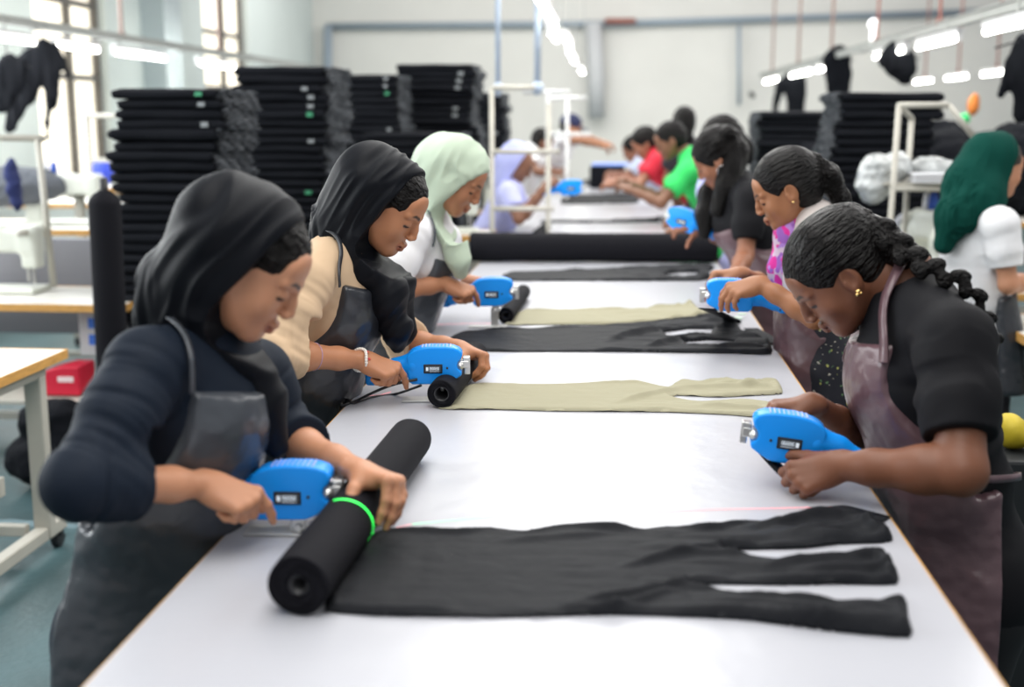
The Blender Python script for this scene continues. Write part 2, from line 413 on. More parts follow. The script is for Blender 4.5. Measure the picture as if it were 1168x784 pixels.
def cuff_cut(S, b, sd, t):
    a, e, w = b['sh'+sd], b['el'+sd], b['wr'+sd]
    p, d = (a+(e-a)*t, nz(e-a)) if t <= 1 else (e+(w-e)*(t-1), nz(w-e))
    S.box(p+d*.07, (.085, .085, .07), frame(d, (0, .3, 1) if abs(d[2]) < .8 else (1, 0, 0)), .002, .004, 's')
def folds(zones):
    """zones: (a, b, count, amp, radius) ripples across a->b, plus soft noise"""
    def fn(v, n):
        o = vnoise(v*14, 3)*.0022+vnoise(v*34, 5)*.0010
        for a, b_, cnt, amp, R in zones:
            a = np.asarray(a); d = np.asarray(b_)-a; L = np.linalg.norm(d); t = (v-a)@d/L/L; q = v-a-np.clip(t, 0, 1)[:, None]*d
            w = np.clip(1.25-np.linalg.norm(q, axis=1)/R, 0, 1)*np.clip((t+.15)*5, 0, 1)*np.clip((1.15-t)*5, 0, 1)
            dn = d/L; base_ = q*7+dn*((t*L)*7/1)[:, None]*0; vv = v*6+(dn*((v-a)@dn)[:, None])*(cnt/L*1.1-6); s_ = vnoise(vv+vnoise(v*8, 13)[:, None]*.9, 11)+.5*vnoise(vv*2.1, 12); o = o+w*amp*(1.3*s_-1.1*np.abs(s_))
        return o
    return fn
def ridge(n): return 1-np.abs(n)*2.2
def hfolds(H, amp=.0035, fr=42, ax=1, lo=6, seed=4):
    def fn(v, n):
        l = (v-H.c)@H.B.T; wob = vnoise(v*6, 2)[:, None]*1.0
        q = l*lo; q[:, ax] = l[:, ax]*fr*.55; q2 = l*lo*1.3; q2[:, ax] = l[:, ax]*fr*1.25
        cap_ = (vnoise(q+wob, seed)*1.1+ridge(vnoise(q2+wob, seed+1))*.55-.2)*amp
        p = v*A(34, 34, 3.0)+vnoise(v*5, 3)[:, None]*1.2; p2 = v*A(75, 75, 5)+vnoise(v*5, 4)[:, None]*1.5
        fall = (vnoise(p, seed+3)*1.6+ridge(vnoise(p2, seed+5))*.7-.2)*amp*1.5
        wd = np.clip((-l[:, 2]-.085)*12+(-l[:, 1]-.10)*8, 0, 1); return cap_*(1-wd)+fall*wd
    return fn
FELT = dict(bump=.25, bscale=900)
def skinmat(name): return mat(name, (.5, .3, .2), .48, bump=.12, bscale=420, var=.05, vscale=14, attr=True, sss=.06, spec=.42)
M_hair = mat('black_hair', (.004, .003, .0028), .27, bump=.9, bscale=16, stretch=(9, .9, 8), spec=.18, bump2=.5, b2scale=40)
M_scarf = mat('black_scarf_cloth', (.0055, .0065, .0095), .52, spec=.13, **FELT)
M_mint = mat('mint_scarf_cloth', (.50, .60, .47), .8, sheen=.1, **FELT)
M_dgreen = mat('deep_green_scarf_cloth', (.003, .050, .038), .85, spec=.1, **FELT)
M_navy = mat('navy_jersey', (.007, .013, .025), .7, spec=.2, **FELT)
M_beige = mat('beige_jersey', (.62, .44, .28), .8, **FELT)
M_white = mat('white_cotton', (.80, .80, .82), .8, **FELT)
M_blackT = mat('black_jersey', (.007, .007, .009), .7, spec=.16, **FELT)
M_gapron = mat('grey_leatherette', (.065, .073, .086), .26, bump=.3, bscale=260, bump2=.55, b2scale=11, spec=.6)
M_mapron = mat('mauve_leatherette', (.135, .076, .088), .28, bump=.3, bscale=260, bump2=.55, b2scale=11, spec=.6)
M_trous = mat('dark_trouser_cloth', (.018, .014, .02), .85, **FELT)
def apron(root, b, m, wtop=.105, htop=.30, hem=.45, g=.012, fb=-.035, h=.005, skirt=None, name='apron', wwaist=.16):
    up = nz(b['chest']-b['waist']); fw = b['fwd']; Bt = frame(up, fw); q = b.get('q', 1.0); wa = b['waist']
    S = SDF(); add_torso(S, b, g)
    hp = A(b['pelvis'][0], b['pelvis'][1], hem)+b.get('hemoff', A(0, 0, 0)); Bf = frame((0, 0, 1), fw)
    S.cap(wa, b['pelvis'], .135*q+g, .165*q+g, .05, 'u', Bf[1], .72)
    S.cap(b['pelvis'], hp, .165*q+g, .20*q+g, .03, 'u', Bf[1], .66)
    lo, hi = S.bounds()
    fb_ = fb
    def region(p):
        l = (p-wa)@Bt.T; hgt = l[..., 2]; side = np.abs(l[..., 0]); t = np.clip(hgt/(htop*q), 0, 1)
        wb = q*(wtop+(wwaist+.03-wtop)*(1-t)**2.2)
        up_ = np.maximum(np.maximum(side-wb, hgt-htop*q), -(l[..., 1]-.0))
        lf = (p-b['pelvis'])@Bf.T
        dn = np.maximum(-(lf[..., 1]-fb_), hem-p[..., 2])
        return np.where(hgt > 0, up_, dn)
    S.add(region, lo-.1, hi+.1, .004, 'i')
    def disp(v, n):
        l = (v-b['pelvis'])@Bf.T; w = np.clip((wa[2]-v[:, 2])*5+.4, 0, 1)
        return vnoise(v*9, 8)*.004+w*(np.sin(l[:, 0]*42+vnoise(v*4, 9)*3)*.004)+vnoise(v*22, 5)*.0015
    return poly(S, name, h, m, root, disp=disp, sm=2)
def strap(root, pts, m, r=.006, w=.014, name='strap', n=10):
    """flat ribbon following a spline; each point carries a normal hint"""
    P = spline([p[:3] for p in pts], n); Nn = spline([p[3:] for p in pts], n); v = []; F = []
    for i, p in enumerate(P):
        t = nz(P[min(i+1, len(P)-1)]-P[max(i-1, 0)]); nn = nz(Nn[i]-t*(Nn[i]@t)); s_ = np.cross(t, nn)
        for a, c in ((-1, -1), (1, -1), (1, 1), (-1, 1)): v.append(p+s_*a*w/2+nn*c*r/2)
    for i in range(len(P)-1):
        for k in range(4): a = i*4+k; c = i*4+(k+1) % 4; F.append((a, c, c+4, a+4))
    F += [(3, 2, 1, 0), tuple(len(v)-4+k for k in range(4))]
    return meshobj(name, v, F, m, root)
def sstrap(root, b, g, pts, m, w=.012, n=10, off=.004, name='strap'):
    S = SDF(); add_torso(S, b, g)
    for sd in ('R', 'L'):
        if 'el'+sd in b: add_arm(S, b, sd, g, t1=.7, k=.035)
    P = spline(pts, n); out = []
    for p in P: q_, nn = S.snap(p, off); out.append((*q_, *nn))
    return strap(root, out, m, r=.004, w=w, name=name, n=1)
def trousers(root, b, m, h=.012, feet=True, spreadx=.085):
    Bf = frame((0, 0, 1), b['fwd']); S = SDF(); q = b.get('q', 1.0)
    S.ell(b['pelvis'], A(.160, .116, .13)*q+.006, Bf, .03)
    pz = b['pelvis'][2]
    for sd in (1, -1):
        hp = b['pelvis']+Bf[0]*sd*.075+A(0, 0, -.05); kn = A(hp[0], hp[1], pz*.53)+Bf[1]*.02; an = A(hp[0], hp[1], .09)-Bf[1]*.02
        S.cap(hp, kn, .088*q, .062*q, .03); S.cap(kn, an, .060*q, .050*q, .02)
    o = poly(S, 'trousers', h, m, root, disp=lambda v, n: vnoise(v*13, 3)*.004)
    if feet:
        for sd in (1, -1):
            p = b['pelvis']+Bf[0]*sd*.078; S = SDF(); a = A(p[0], p[1], .035)-Bf[1]*.05
            S.cap(a, a+Bf[1]*.10+A(0, 0, -.003), .038, .036, .02); S.cap(a+Bf[1]*.1, a+Bf[1]*.15+A(0, 0, -.008), .034, .026, .02); S.box(a+Bf[1]*.05+A(0, 0, -.027), (.042, .12, .008), Bf, .006, .006)
            poly(S, 'shoe', .008, mat('black_shoe_rubber', (.02, .02, .022), .5), root)
def legs_skin(S, b):
    Bf = frame((0, 0, 1), b['fwd'])
    for sd in (1, -1):
        hp = b['pelvis']+Bf[0]*sd*.075+A(0, 0, -.05); kn = A(hp[0], hp[1], b['pelvis'][2]*.53)+Bf[1]*.02; an = A(hp[0], hp[1], .09)-Bf[1]*.02
        S.cap(hp, kn, .070, .050, .03); S.cap(kn, an, .048, .036, .02)
def fine_for(pts, r, hf): return [(p[0]-r, p[0]+r, hf) for p in pts], [(p[1]-r, p[1]+r, hf) for p in pts], [(p[2]-r, p[2]+r, hf) for p in pts]
def body(root, b, H, skin, hands, smat, hh=.0032, hf=.0022, nose=1, lip=1, full=0, lipc=None, detail=True, neck_r=.047):
    S = SDF(); q = b.get('q', 1.0); add_torso(S, b, -.012)
    for sd in ('R', 'L'):
        if 'el'+sd in b: add_arm(S, b, sd)
    S.cap(b['neck'], H.w(0, -.030, -.045), neck_r*q, (neck_r-.003)*q, .03)
    add_head(S, H, detail, nose, lip, full)
    nails = []
    for kw in hands: add_hand(S, nails=nails, **kw)
    legs_skin(S, b)
    nb = tuple(min(1, c*1.25+.05) for c in skin)
    tints = head_tints(H, lipc=lipc or (skin[0]*.75, skin[1]*.5, skin[2]*.6)) if detail else []
    tints += [(fn, nb, .002, .75) for fn in nails]
    ff = fine_for([H.w(0, .09, -.03)], .065, hf); hfz = fine_for([np.asarray(k_['wr'])+nz(k_['D'])*.06 for k_ in hands], .075, hf)
    ff = [ff[i]+hfz[i] for i in range(3)]
    lo, hi = S.bounds(); zc = min([b['pelvis'][2]]+[np.asarray(k_['wr'])[2]-.15 for k_ in hands])
    # coarse rows below the hips, dense above
    ff2 = (ff[0], ff[1], ff[2]+[(zc, 3, hh)])
    lo_h = lambda: None
    # lattice base spacing: hh in x, y; 12 mm in z below the hips
    def go():
        l, u = S.bounds(); l = l-3*hh; u = u+3*hh; l[2] -= .02
        X = lattice(l[0], u[0], hh, ff[0]); Y = lattice(l[1], u[1], hh, ff[1]); Z = lattice(l[2], u[2], .014, ff2[2])
        f = S.eval_grid(X, Y, Z); v, F = nets(f, X, Y, Z); return smooth_verts(v, F, 1, .3), F
    v, F = go(); o = meshobj('body', v, F, smat, root)
    colr = np.tile(np.array([*skin, 1.0], np.float32), (len(v), 1))
    for fn, cl, soft, amt in tints:
        w = np.clip(.5-fn(v)/soft, 0, 1); w = w*w*(3-2*w)*amt; colr[:, :3] = colr[:, :3]*(1-w[:, None])+np.array(cl)*w[:, None]
    at = o.data.color_attributes.new('tint', 'FLOAT_COLOR', 'POINT'); at.data.foreach_set('color', colr.ravel())
    return o
def top(root, b, m, tR, tL, g=.010, h=.0045, zones=(), name='shirt', extra=None, neckcut=None):
    S = SDF(); add_torso(S, b, g)
    for sd, t in (('R', tR), ('L', tL)):
        if 'el'+sd in b and t:
            Q = SDF(); add_arm(Q, b, sd, g+.004, t1=t+.12, k=.03); cuff_cut(Q, b, sd, t); S.merge(Q, .035)
    S.cap(b['neck']-nz(b['neck']-b['waist'])*.03, b['neck']-nz(b['neck']-b['waist'])*.005, .058, .056, .03)
    if neckcut is not None:
        for c_, r_, B_ in neckcut: S.ell(c_, r_, B_, .004, 's')
    if extra: extra(S)
    S.box(b['pelvis']+A(0, 0, -.15), (.3, .3, .06), None, .001, .004, 's')
    return poly(S, name, h, m, root, disp=folds(zones), sm=1)
def hair_cap(root, H, g=.010, m=None, cut=((0, .100, -.050), (.092, .100, .108)), extra=None, h=.003, amp=.0018, name='hair'):
    """hair in the head's own frame, so its strands follow the skull"""
    S = SDF(); q = H.sc
    S.ell(A(0, -.018, .030)*q, (A(.073, .094, .083)+g)*q, None, .01); S.ell(A(0, -.045, -.020)*q, A(.070, .060, .070)*q, None, .03)
    if extra: extra(S, q)
    c_, r_ = cut; S.ops.append(SDF().ell(A(*c_)*q, A(*r_)*q, None, .004, 's').ops[0])
    S.cap(A(-.2, .045, -.125), A(.2, .045, -.125), .075, .075, .01, 's')
    def dsp(v, n):
        p = v*A(60, 9, 60); return vnoise(p, 3)*amp+vnoise(p*2.2, 4)*amp*.5
    return poly(S, name, h, m or M_hair, root, B=H.B, c=H.c, disp=dsp)
def hijab(root, H, m, drapes, tilt=0.0, y0=.02, g=.018, h=.004, amp=.0032, fr=42, subs=(), zlo=-.118, cw=.115, post=()):
    S = SDF(); q = H.sc; w = H.w
    S.ell(w(0, -.018, .026), (A(.073, .094, .085)+g)*q, H.B, .01); S.ell(w(0, .012, -.025), (A(.066, .070, .092)+g)*q, H.B, .04)
    for d in drapes: S.chain(d[0], d[1], d[2] if len(d) > 2 else .04, *(d[3:] if len(d) > 3 else ()))
    a = math.radians(tilt); Bl = H.B.copy(); f = H.B[1]*math.cos(a)+H.B[2]*math.sin(a); u = H.B[2]*math.cos(a)-H.B[1]*math.sin(a); Bl[1] = f; Bl[2] = u
    zm = (.19+zlo)/2; hz = (.19-zlo)/2
    S.box(w(0, 0, 0)+f*(y0+.07)*q+u*zm*q, A(cw, .07, hz)*q, Bl, .03*q, .006, 's')
    for fn in subs: fn(S)
    for d in post: S.chain(d[0], d[1], d[2] if len(d) > 2 else .04, *(d[3:] if len(d) > 3 else ()))
    return poly(S, 'hijab', h, m, root, disp=hfolds(H, amp, fr), sm=1)

# ------------------------------------------------------------------ setting
def struct(name, bm, m, smooth=False, bevel=0): return tag(bmobj(name, bm, m, smooth=smooth, bevel=bevel), kind='structure')
M_wall = mat('painted_wall', (.74, .73, .69), .85, bump=.15, bscale=60, var=.03, vscale=1.5)
M_wall2 = mat('painted_side_wall', (.66, .72, .70), .85, bump=.15, bscale=60, var=.03, vscale=1.5)
M_floor = mat('teal_floor_paint', (.055, .105, .115), .42, bump=.2, bscale=30, var=.25, vscale=2.5)
M_steel = mat('grey_painted_steel', (.42, .43, .41), .45, bump=.1, bscale=80, var=.06)
M_lsteel = mat('cream_painted_steel', (.50, .48, .42), .45, var=.06)
M_pipe = mat('blue_grey_pipe', (.30, .36, .42), .5)
M_red = mat('rust_red_pipe', (.34, .13, .10), .6)
M_lam = mat('white_laminate', (.485, .49, .53), .28, bump=.06, bscale=12, var=.015, vscale=3, spec=.45)
M_edge = mat('wood_edge', (.62, .33, .09), .5, var=.2, vscale=20, stretch=(1, 1, 8))
M_glow = mat('tube_glow', (1, .98, .90), .5, emit=26)
M_sky = mat('window_daylight_glow', (1, .93, .78), .5, emit=1.05)
M_frame = mat('dark_window_frame', (.13, .12, .11), .6)
M_felt = mat('black_knit_cloth', (.0105, .0115, .0145), .62, spec=.13, bump=.3, bscale=700, bump2=.25, b2scale=25)
M_roll = mat('black_ribbed_knit', (.008, .008, .011), .8, spec=.14, bump=.4, bscale=500, stretch=(1, 1, 1))
M_olive = mat('beige_knit_cloth', (.335, .315, .215), .85, bump=.3, bscale=700, bump2=.2, b2scale=20)
M_dark = mat('black_plastic', (.012, .012, .014), .45)
BX0, BX1, TY0, TY1, WY, WX = -.655, .49, .35, 13.6, 20.0, -4.9
bm = bmesh.new(); bx(bm, (1, 9.5, -.05), (14, 23, .1)); struct('floor', bm, M_floor)
bm = bmesh.new(); bx(bm, (1.5, WY+.1, 2.3), (13, .2, 4.6)); struct('wall_back', bm, M_wall)
# side wall with window openings (y0, y1)
wins = [(4.6, 5.9), (7.35, 8.75), (10.25, 11.75), (14.6, 16.4)]
bm = bmesh.new(); ys = [-1.5]+[v for w_ in wins for v in w_]+[WY]
for i in range(0, len(ys), 2): bx(bm, (WX-.15, (ys[i]+ys[i+1])/2, 2.3), (.3, ys[i+1]-ys[i], 4.6))
for a, b_ in wins: bx(bm, (WX-.15, (a+b_)/2, .45), (.3, b_-a, .9)); bx(bm, (WX-.15, (a+b_)/2, 4.4), (.3, b_-a, .4))
struct('wall_left', bm, M_wall2)
for i, (a, b_) in enumerate(wins):
    r = tag(empty('window_%d' % (i+1), (WX-.1, (a+b_)/2, .9)), kind='structure')
    bm = bmesh.new(); H_ = 3.3; w_ = b_-a
    for yy in (-w_/2+.03, 0.12, w_/2-.03): bx(bm, (.0, yy, H_/2), (.06, .05, H_))
    for zz in (.03, 1.05, 1.72, 2.5, H_-.03): bx(bm, (.0, 0, zz), (.055, w_, .05))
    bmobj('window_frame', bm, M_frame, r)
    bm = bmesh.new(); bx(bm, (-.05, 0, H_/2), (.006, w_, H_)); bmobj('window_glass', bm, M_sky, r)['label'] = 'bright frosted pane'
bm = bmesh.new()
for y in (6.6, 12.9): bx(bm, (WX+.1, y, 2.3), (.3, .5, 4.6))
struct('trim_1', bm, mat('pilaster_paint', (.55, .62, .64), .85))
# pipes along the back wall and down the corner
def pipe(name, pts, r, m, label, cat, group=None, seg=8, parent=None):
    bm = bmesh.new(); tube(bm, pts, r, seg); o = bmobj(name, bm, m, parent, True)
    return tag(o, label, cat, group) if parent is None else o
yb = WY-.12
pipe('wall_pipe', [J(372, 30, yb), J(700, 27, yb), J(1168, 12, yb)], .05, M_pipe, 'blue-grey conduit pipe running across the top of the back wall', 'pipe')
pipe('wall_pipe', [J(374, 30, yb-.1), J(374, 110, yb-.1), J(374, 240, yb-.1)], .07, M_pipe, 'blue-grey pipe dropping down the left corner of the back wall', 'pipe')
pipe('wall_pipe', [J(677, 26, yb-.1), J(680, 90, yb-.1), J(680, 135, yb-.1)], .13, mat('grey_duct', (.55, .56, .57), .6), 'wide grey duct coming down the back wall beside the row of lamps', 'pipe')
pipe('wall_pipe', [J(690, 24, yb-.12), J(725, 24, yb-.12)], .045, M_red, 'short rust-red pipe section on the back wall beside the duct', 'pipe')
pipe('wall_pipe', [J(843, 28, yb-.1), J(843, 120, yb-.1)], .03, M_pipe, 'thin grey pipe dropping from the wall conduit above the hung garments', 'pipe')
# ------------------------------------------------------------------ cutting table
tb = empty('cutting_table', (-.08, 7, 0), 'long white-topped cutting table with the workers along both sides', 'table')
bm = bmesh.new(); bx(bm, (0, (TY0+TY1)/2-7, .885), (BX1-BX0, TY1-TY0, .03)); bmobj('tabletop', bm, M_lam, tb, bevel=.002)
for sx in (BX0, BX1):
    bm = bmesh.new(); bx(bm, (sx+.083+(.0015 if sx > 0 else -.0015), (TY0+TY1)/2-7, .885), (.003, TY1-TY0, .026)); bmobj('edge_band', bm, M_edge, tb)
for y in np.arange(.7, 13.6, 1.6):
    for sx in (-.45, .45):
        bm = bmesh.new(); bx(bm, (sx, y-7, .435), (.05, .05, .87)); bmobj('leg', bm, M_steel, tb)
bm = bmesh.new()
for sx in (-.45, .45): bx(bm, (sx, 0, .84), (.04, 13, .06))
bmobj('rail', bm, M_steel, tb)
# ------------------------------------------------------------------ cloth pieces lying on the table
def sd_poly(P, V):
    d = np.full(len(P), 1e9); near = np.zeros_like(P); ins = np.zeros(len(P), bool); n = len(V)
    for i in range(n):
        a, b = V[i], V[(i+1) % n]; e = b-a; w = P-a; t = np.clip((w@e)/(e@e+1e-12), 0, 1); q = a+t[:, None]*e; dd = np.linalg.norm(P-q, axis=1)
        m = dd < d; d[m] = dd[m]; near[m] = q[m]
        c = ((a[1] > P[:, 1]) != (b[1] > P[:, 1])) & (P[:, 0] < (b[0]-a[0])*(P[:, 1]-a[1])/(b[1]-a[1]+1e-15)+a[0]); ins ^= c
    return np.where(ins, -d, d), near
def cloth(name, outline, m, label, cat='fabric', holes=(), h=.006, amp=.006, seed=1, base=.902, group=None, creases=(), lift=None, wr0=.0):
    V = np.array([T(*q)[:2] for q in outline]); lo, hi = V.min(0)-2*h, V.max(0)+2*h
    V = np.array(spline_closed(V))
    X, Y = np.arange(lo[0], hi[0], h), np.arange(lo[1], hi[1], h); G = np.stack(np.meshgrid(X, Y, indexing='ij'), -1).reshape(-1, 2)
    sd, nr = sd_poly(G, V)
    for hh in holes:
        V2 = np.array([T(*q)[:2] for q in hh]); s2, n2 = sd_poly(G, V2); m_ = -s2 > sd; sd = np.where(m_, -s2, sd); nr[m_] = n2[m_]
    keep = sd < h*.75; P = np.where((sd > -h*.35)[:, None], nr, G)
    u = (G[:, 0]-lo[0])/(hi[0]-lo[0]); p3 = np.c_[G[:, 0], G[:, 1], np.zeros(len(G))]
    wv = np.abs(vnoise(p3*A(5, 22, 1)+seed*7.1, seed))*.9+np.abs(vnoise(p3*A(14, 40, 1)+seed*3.3, seed+1))*.5
    wamp = amp*(wr0+(1-wr0)*np.clip((u-.35)*1.8, 0, 1)); e = np.clip(-sd/.012, 0, 1)
    z = base+.0015+e*.002+wv*wamp*e**.7+np.exp(-((sd+.012)/.007)**2)*amp*.45*np.clip(vnoise(p3*11+5, seed+2)+.4, 0, 1)
    z = np.where(sd > -h*.35, base+.0006+np.clip(vnoise(p3*30, seed), 0, 1)*amp*.25, z)
    for (ax_, ay_, bx_, by_, ch, cw_) in creases:
        a_, b_ = T(ax_, ay_)[:2], T(bx_, by_)[:2]; d_ = b_-a_; L2 = d_@d_; pw = P+np.c_[vnoise(p3*8, 31), vnoise(p3*8, 32)]*.010; t_ = ((pw-a_)@d_)/L2
        dd = np.linalg.norm(pw-a_-np.clip(t_, 0, 1)[:, None]*d_, axis=1); z = z+ch*np.exp(-(dd/cw_)**2)*np.clip(t_*3+.15, 0, 1)*np.clip((1.1-t_)*4, 0, 1)*e
    nx, ny = len(X), len(Y); I = np.arange(nx*ny).reshape(nx, ny); Q = np.stack([I[:-1, :-1], I[1:, :-1], I[1:, 1:], I[:-1, 1:]], -1).reshape(-1, 4)
    Q = Q[keep[Q].all(1)]; used = np.unique(Q); mp = np.full(nx*ny, -1); mp[used] = np.arange(len(used))
    top_ = np.c_[P[used], z[used]]; F = mp[Q]
    # underside and rim give the sheet its own thickness
    bot = np.c_[P[used], np.maximum(z[used]-.0012, base-.0005)]; n = len(top_)
    E = np.concatenate([F[:, [0, 1]], F[:, [1, 2]], F[:, [2, 3]], F[:, [3, 0]]]); key = {(a, b) for a, b in map(tuple, E)}
    rim = np.array([(b, a, a+n, b+n) for a, b in key if (b, a) not in key])
    o = meshobj(name, np.r_[top_, bot], np.concatenate([F, F[:, ::-1]+n, rim]), m)
    return tag(o, label, cat, group)
def spline_closed(V, n=3):
    out = []; m = len(V)
    for i in range(m):
        p0, p1, p2, p3 = V[i-1], V[i], V[(i+1) % m], V[(i+2) % m]
        for k in range(n):
            t = k/n; c = p1+(p2-p1)*t; s_ = .5*((2*p1)+(-p0+p2)*t+(2*p0-5*p1+4*p2-p3)*t*t+(-p0+3*p1-3*p2+p3)*t**3); out.append(c*.45+s_*.55)
    return out
cloth('cut_cloth', [(372, 700), (560, 706), (700, 703), (840, 708), (950, 722), (1038, 729), (1036, 705), (1032, 684), (1000, 687), (950, 689), (880, 684), (830, 678), (797, 672), (790, 671), (796, 668), (830, 668), (900, 669), (960, 668), (1023, 668), (1022, 650), (1012, 637), (993, 627), (980, 634), (950, 638), (900, 642), (860, 638), (834, 634), (828, 632), (836, 629), (870, 628), (920, 627), (960, 622), (1000, 621), (1018, 618), (1014, 605), (995, 594), (975, 585), (960, 590), (930, 592), (890, 600), (850, 598), (800, 605), (760, 602), (730, 606), (700, 603), (640, 602), (600, 608), (560, 604), (520, 609), (470, 606), (440, 608), (415, 618), (395, 650)], M_felt,
      'black cut cloth with three tails unrolled nearest on the white table', amp=.019, seed=3, creases=[(640, 698, 788, 669, .013, .009), (668, 703, 775, 679, .008, .007), (700, 652, 826, 631, .012, .009), (760, 640, 850, 640, .009, .007), (850, 606, 990, 596, .012, .010), (900, 618, 1008, 606, .011, .009), (870, 655, 1004, 640, .013, .010), (900, 660, 1015, 655, .010, .008), (820, 690, 1030, 712, .008, .008), (880, 712, 1034, 720, .009, .008), (560, 622, 700, 612, .006, .010), (980, 600, 1000, 616, .013, .008), (998, 640, 1012, 664, .012, .008)], h=.0045, wr0=.10)
cloth('cut_cloth', [(500, 467), (560, 468), (640, 470), (760, 471), (830, 474), (879, 478), (882, 468), (880, 461), (850, 458), (800, 460), (772, 456), (765, 454), (775, 452), (820, 454), (860, 452), (892, 450), (890, 440), (884, 433), (865, 437), (850, 441), (830, 435), (800, 438), (776, 436), (760, 443), (730, 438), (700, 438), (620, 440), (550, 438), (525, 445)], M_olive,
      'pale olive cut cloth beside the second black roll on the table', amp=.012, seed=5, creases=[(700, 463, 770, 448, .012, .012), (760, 447, 880, 443, .012, .012), (790, 466, 876, 469, .010, .010), (820, 440, 884, 447, .012, .010)], h=.006, wr0=.04)
cloth('cut_cloth', [(508, 390), (518, 383), (532, 378), (580, 376), (624, 375), (680, 373), (732, 370), (748, 368), (761, 366), (786, 365), (804, 361), (820, 361), (832, 366), (842, 373), (847, 379), (861, 383), (872, 387), (879, 393), (879, 405), (836, 404), (770, 403), (696, 402), (588, 402), (545, 401), (518, 394)], M_felt,
      'black cut cloth with two slits lying beyond the second pale olive cloth', amp=.014, seed=8, creases=[(690, 392, 758, 377, .018, .016), (740, 398, 784, 389, .016, .014), (800, 369, 838, 372, .014, .014), (838, 386, 870, 389, .014, .013), (810, 399, 872, 400, .014, .014)], holes=[[(757, 380), (785, 376), (813, 376), (810, 383), (763, 385)], [(778, 391), (810, 388.5), (838, 390), (833, 395.5), (788, 396.5)]], h=.007, wr0=.03)
cloth('cut_cloth', [(575, 371), (597, 355), (640, 355), (678, 354), (720, 354), (746, 352), (770, 352), (789, 346), (793, 351), (798, 354), (822, 356), (800, 362), (768, 367), (732, 370), (678, 371), (620, 371)], M_olive,
      'pale olive cut cloth running from the small third black roll', amp=.016, seed=9, h=.008, wr0=.03)
cloth('cut_cloth', [(573, 315), (584, 311), (640, 309), (703, 307), (730, 306), (753, 305), (780, 305), (797, 304), (806, 302), (815, 306), (809, 311), (811, 318), (797, 321), (770, 321), (710, 321), (640, 321), (588, 321), (577, 319)], M_felt,
      'black cut cloth lying just in front of the large black roll', amp=.018, seed=11, holes=[[(755, 314), (775, 311.5), (797, 311.5), (792, 316), (763, 317)]], h=.010, wr0=.03)
for k, (x0, x1, y0, y1, lb) in enumerate([(618, 772, 251.5, 254.5, 'narrow black cloth strip lying across the table just beyond the large black roll'), (640, 728, 233, 222, 'black cloth spread on the table in front of the man in green'), (662, 735, 212, 205, 'black cloth spread on the table by the worker in red')]):
    a, b_ = min(y0, y1), max(y0, y1); cloth('cut_cloth', [(x0, b_), (x0+6, a), ((x0+x1)/2, a+.4), (x1-4, a-.6 if a > 200 else a), (x1, b_-1), ((x0+x1)/2, b_)], M_felt, lb, amp=.03, seed=20+k, h=.03 if a > 230 else .05)
# ------------------------------------------------------------------ cloth rolls
def roll(name, a, b, R, ri, m, label, cat='fabric roll', core=True, seg=64, jag=.0015, group=None, stub=0):
    a, b = np.asarray(a, float), np.asarray(b, float); d = nz(b-a); L = np.linalg.norm(b-a); Bf = frame(d, (0, 0, 1) if abs(d[2]) < .8 else (0, -1, 0)); c = (a+b)/2
    r = empty(name, tuple(a), label, cat, group); v = []; F = []
    prof = [(.05, ri)]; n = int((R-ri)/.0028)
    for i in range(n+1): rr = ri+(R-ri)*i/n; prof.append((.0015*(i % 2)*1.3+jag*(rng.random()-.5), min(rr, R*.985)))
    prof += [(.004, R*.997)]; ls = np.linspace(.02, L-(.06 if stub else .02), 26); prof += [(q, R*(1+.012*vnoise(A(q*14, 0, 0)[None], 5)[0])) for q in ls]
    prof += ([(L-.004, R*.997)]+[(L-(.0015*(i % 2)), R-(R-ri)*i/n) for i in range(n+1)]+[(L-.05, ri)]) if not stub else [(L-.045, R*.99), (L-.03, R*.86), (L-.014, R*.62), (L-.002, R*.36), (L+.001, ri), (L-.05, ri)]
    for t, rr in prof:
        for k in range(seg):
            an = 2*math.pi*k/seg; w_ = 1+.012*math.sin(2*an+t*4)+.010*vnoise(A(math.cos(an)*2, math.sin(an)*2, t*9)[None], 6)[0]
            v.append(a+d*(t+jag*1.5*math.sin(3*an+rr*700)*(t < .01 or t > L-.01))+(Bf[0]*math.cos(an)+Bf[1]*math.sin(an))*rr*(w_ if rr > ri*1.2 else 1))
    for i in range(len(prof)-1):
        for k in range(seg): F.append((i*seg+k, i*seg+(k+1) % seg, (i+1)*seg+(k+1) % seg, (i+1)*seg+k))
    meshobj('rolled_cloth', v, np.array(F), m, r)
    if core:
        bm = bmesh.new(); cyl(bm, a+d*.004, b-d*.004, ri*.99, seg=40, caps=False); o = bmobj('core_tube', bm, mat('dark_core_tube', (.05, .05, .055), .35), r, True, local=False)
        s_ = o.modifiers.new('thickness', 'SOLIDIFY'); s_.thickness = .0025; s_.offset = -1
    if stub:
        bm = bmesh.new(); cyl(bm, b-d*.05, b+d*stub, ri*.95, seg=24); bmobj('core_end', bm, M_dark, r, True, local=False)
    # loose outer edge of the wrapped cloth
    return r
roll('cloth_roll', A(-.440, 1.612, .9455), A(-.414, 2.42, .9455), .044, .015, M_roll, 'black cloth roll nearest on the table under the first woman\'s hand')
roll('cloth_roll', A(-.414, 2.872, .9365), A(-.392, 3.40, .9365), .035, .019, M_roll, 'black cloth roll held by the woman in the beige top')
roll('cloth_roll', A(-.368, 4.115, .929), A(-.352, 4.70, .929), .028, .014, M_roll, 'small black cloth roll in front of the woman in the mint scarf')
roll('cloth_roll', A(-.70, 5.93, .9715), A(.485, 5.98, .9715), .070, .02, M_roll, 'large thick black cloth roll lying across the full width of the table', jag=.003)
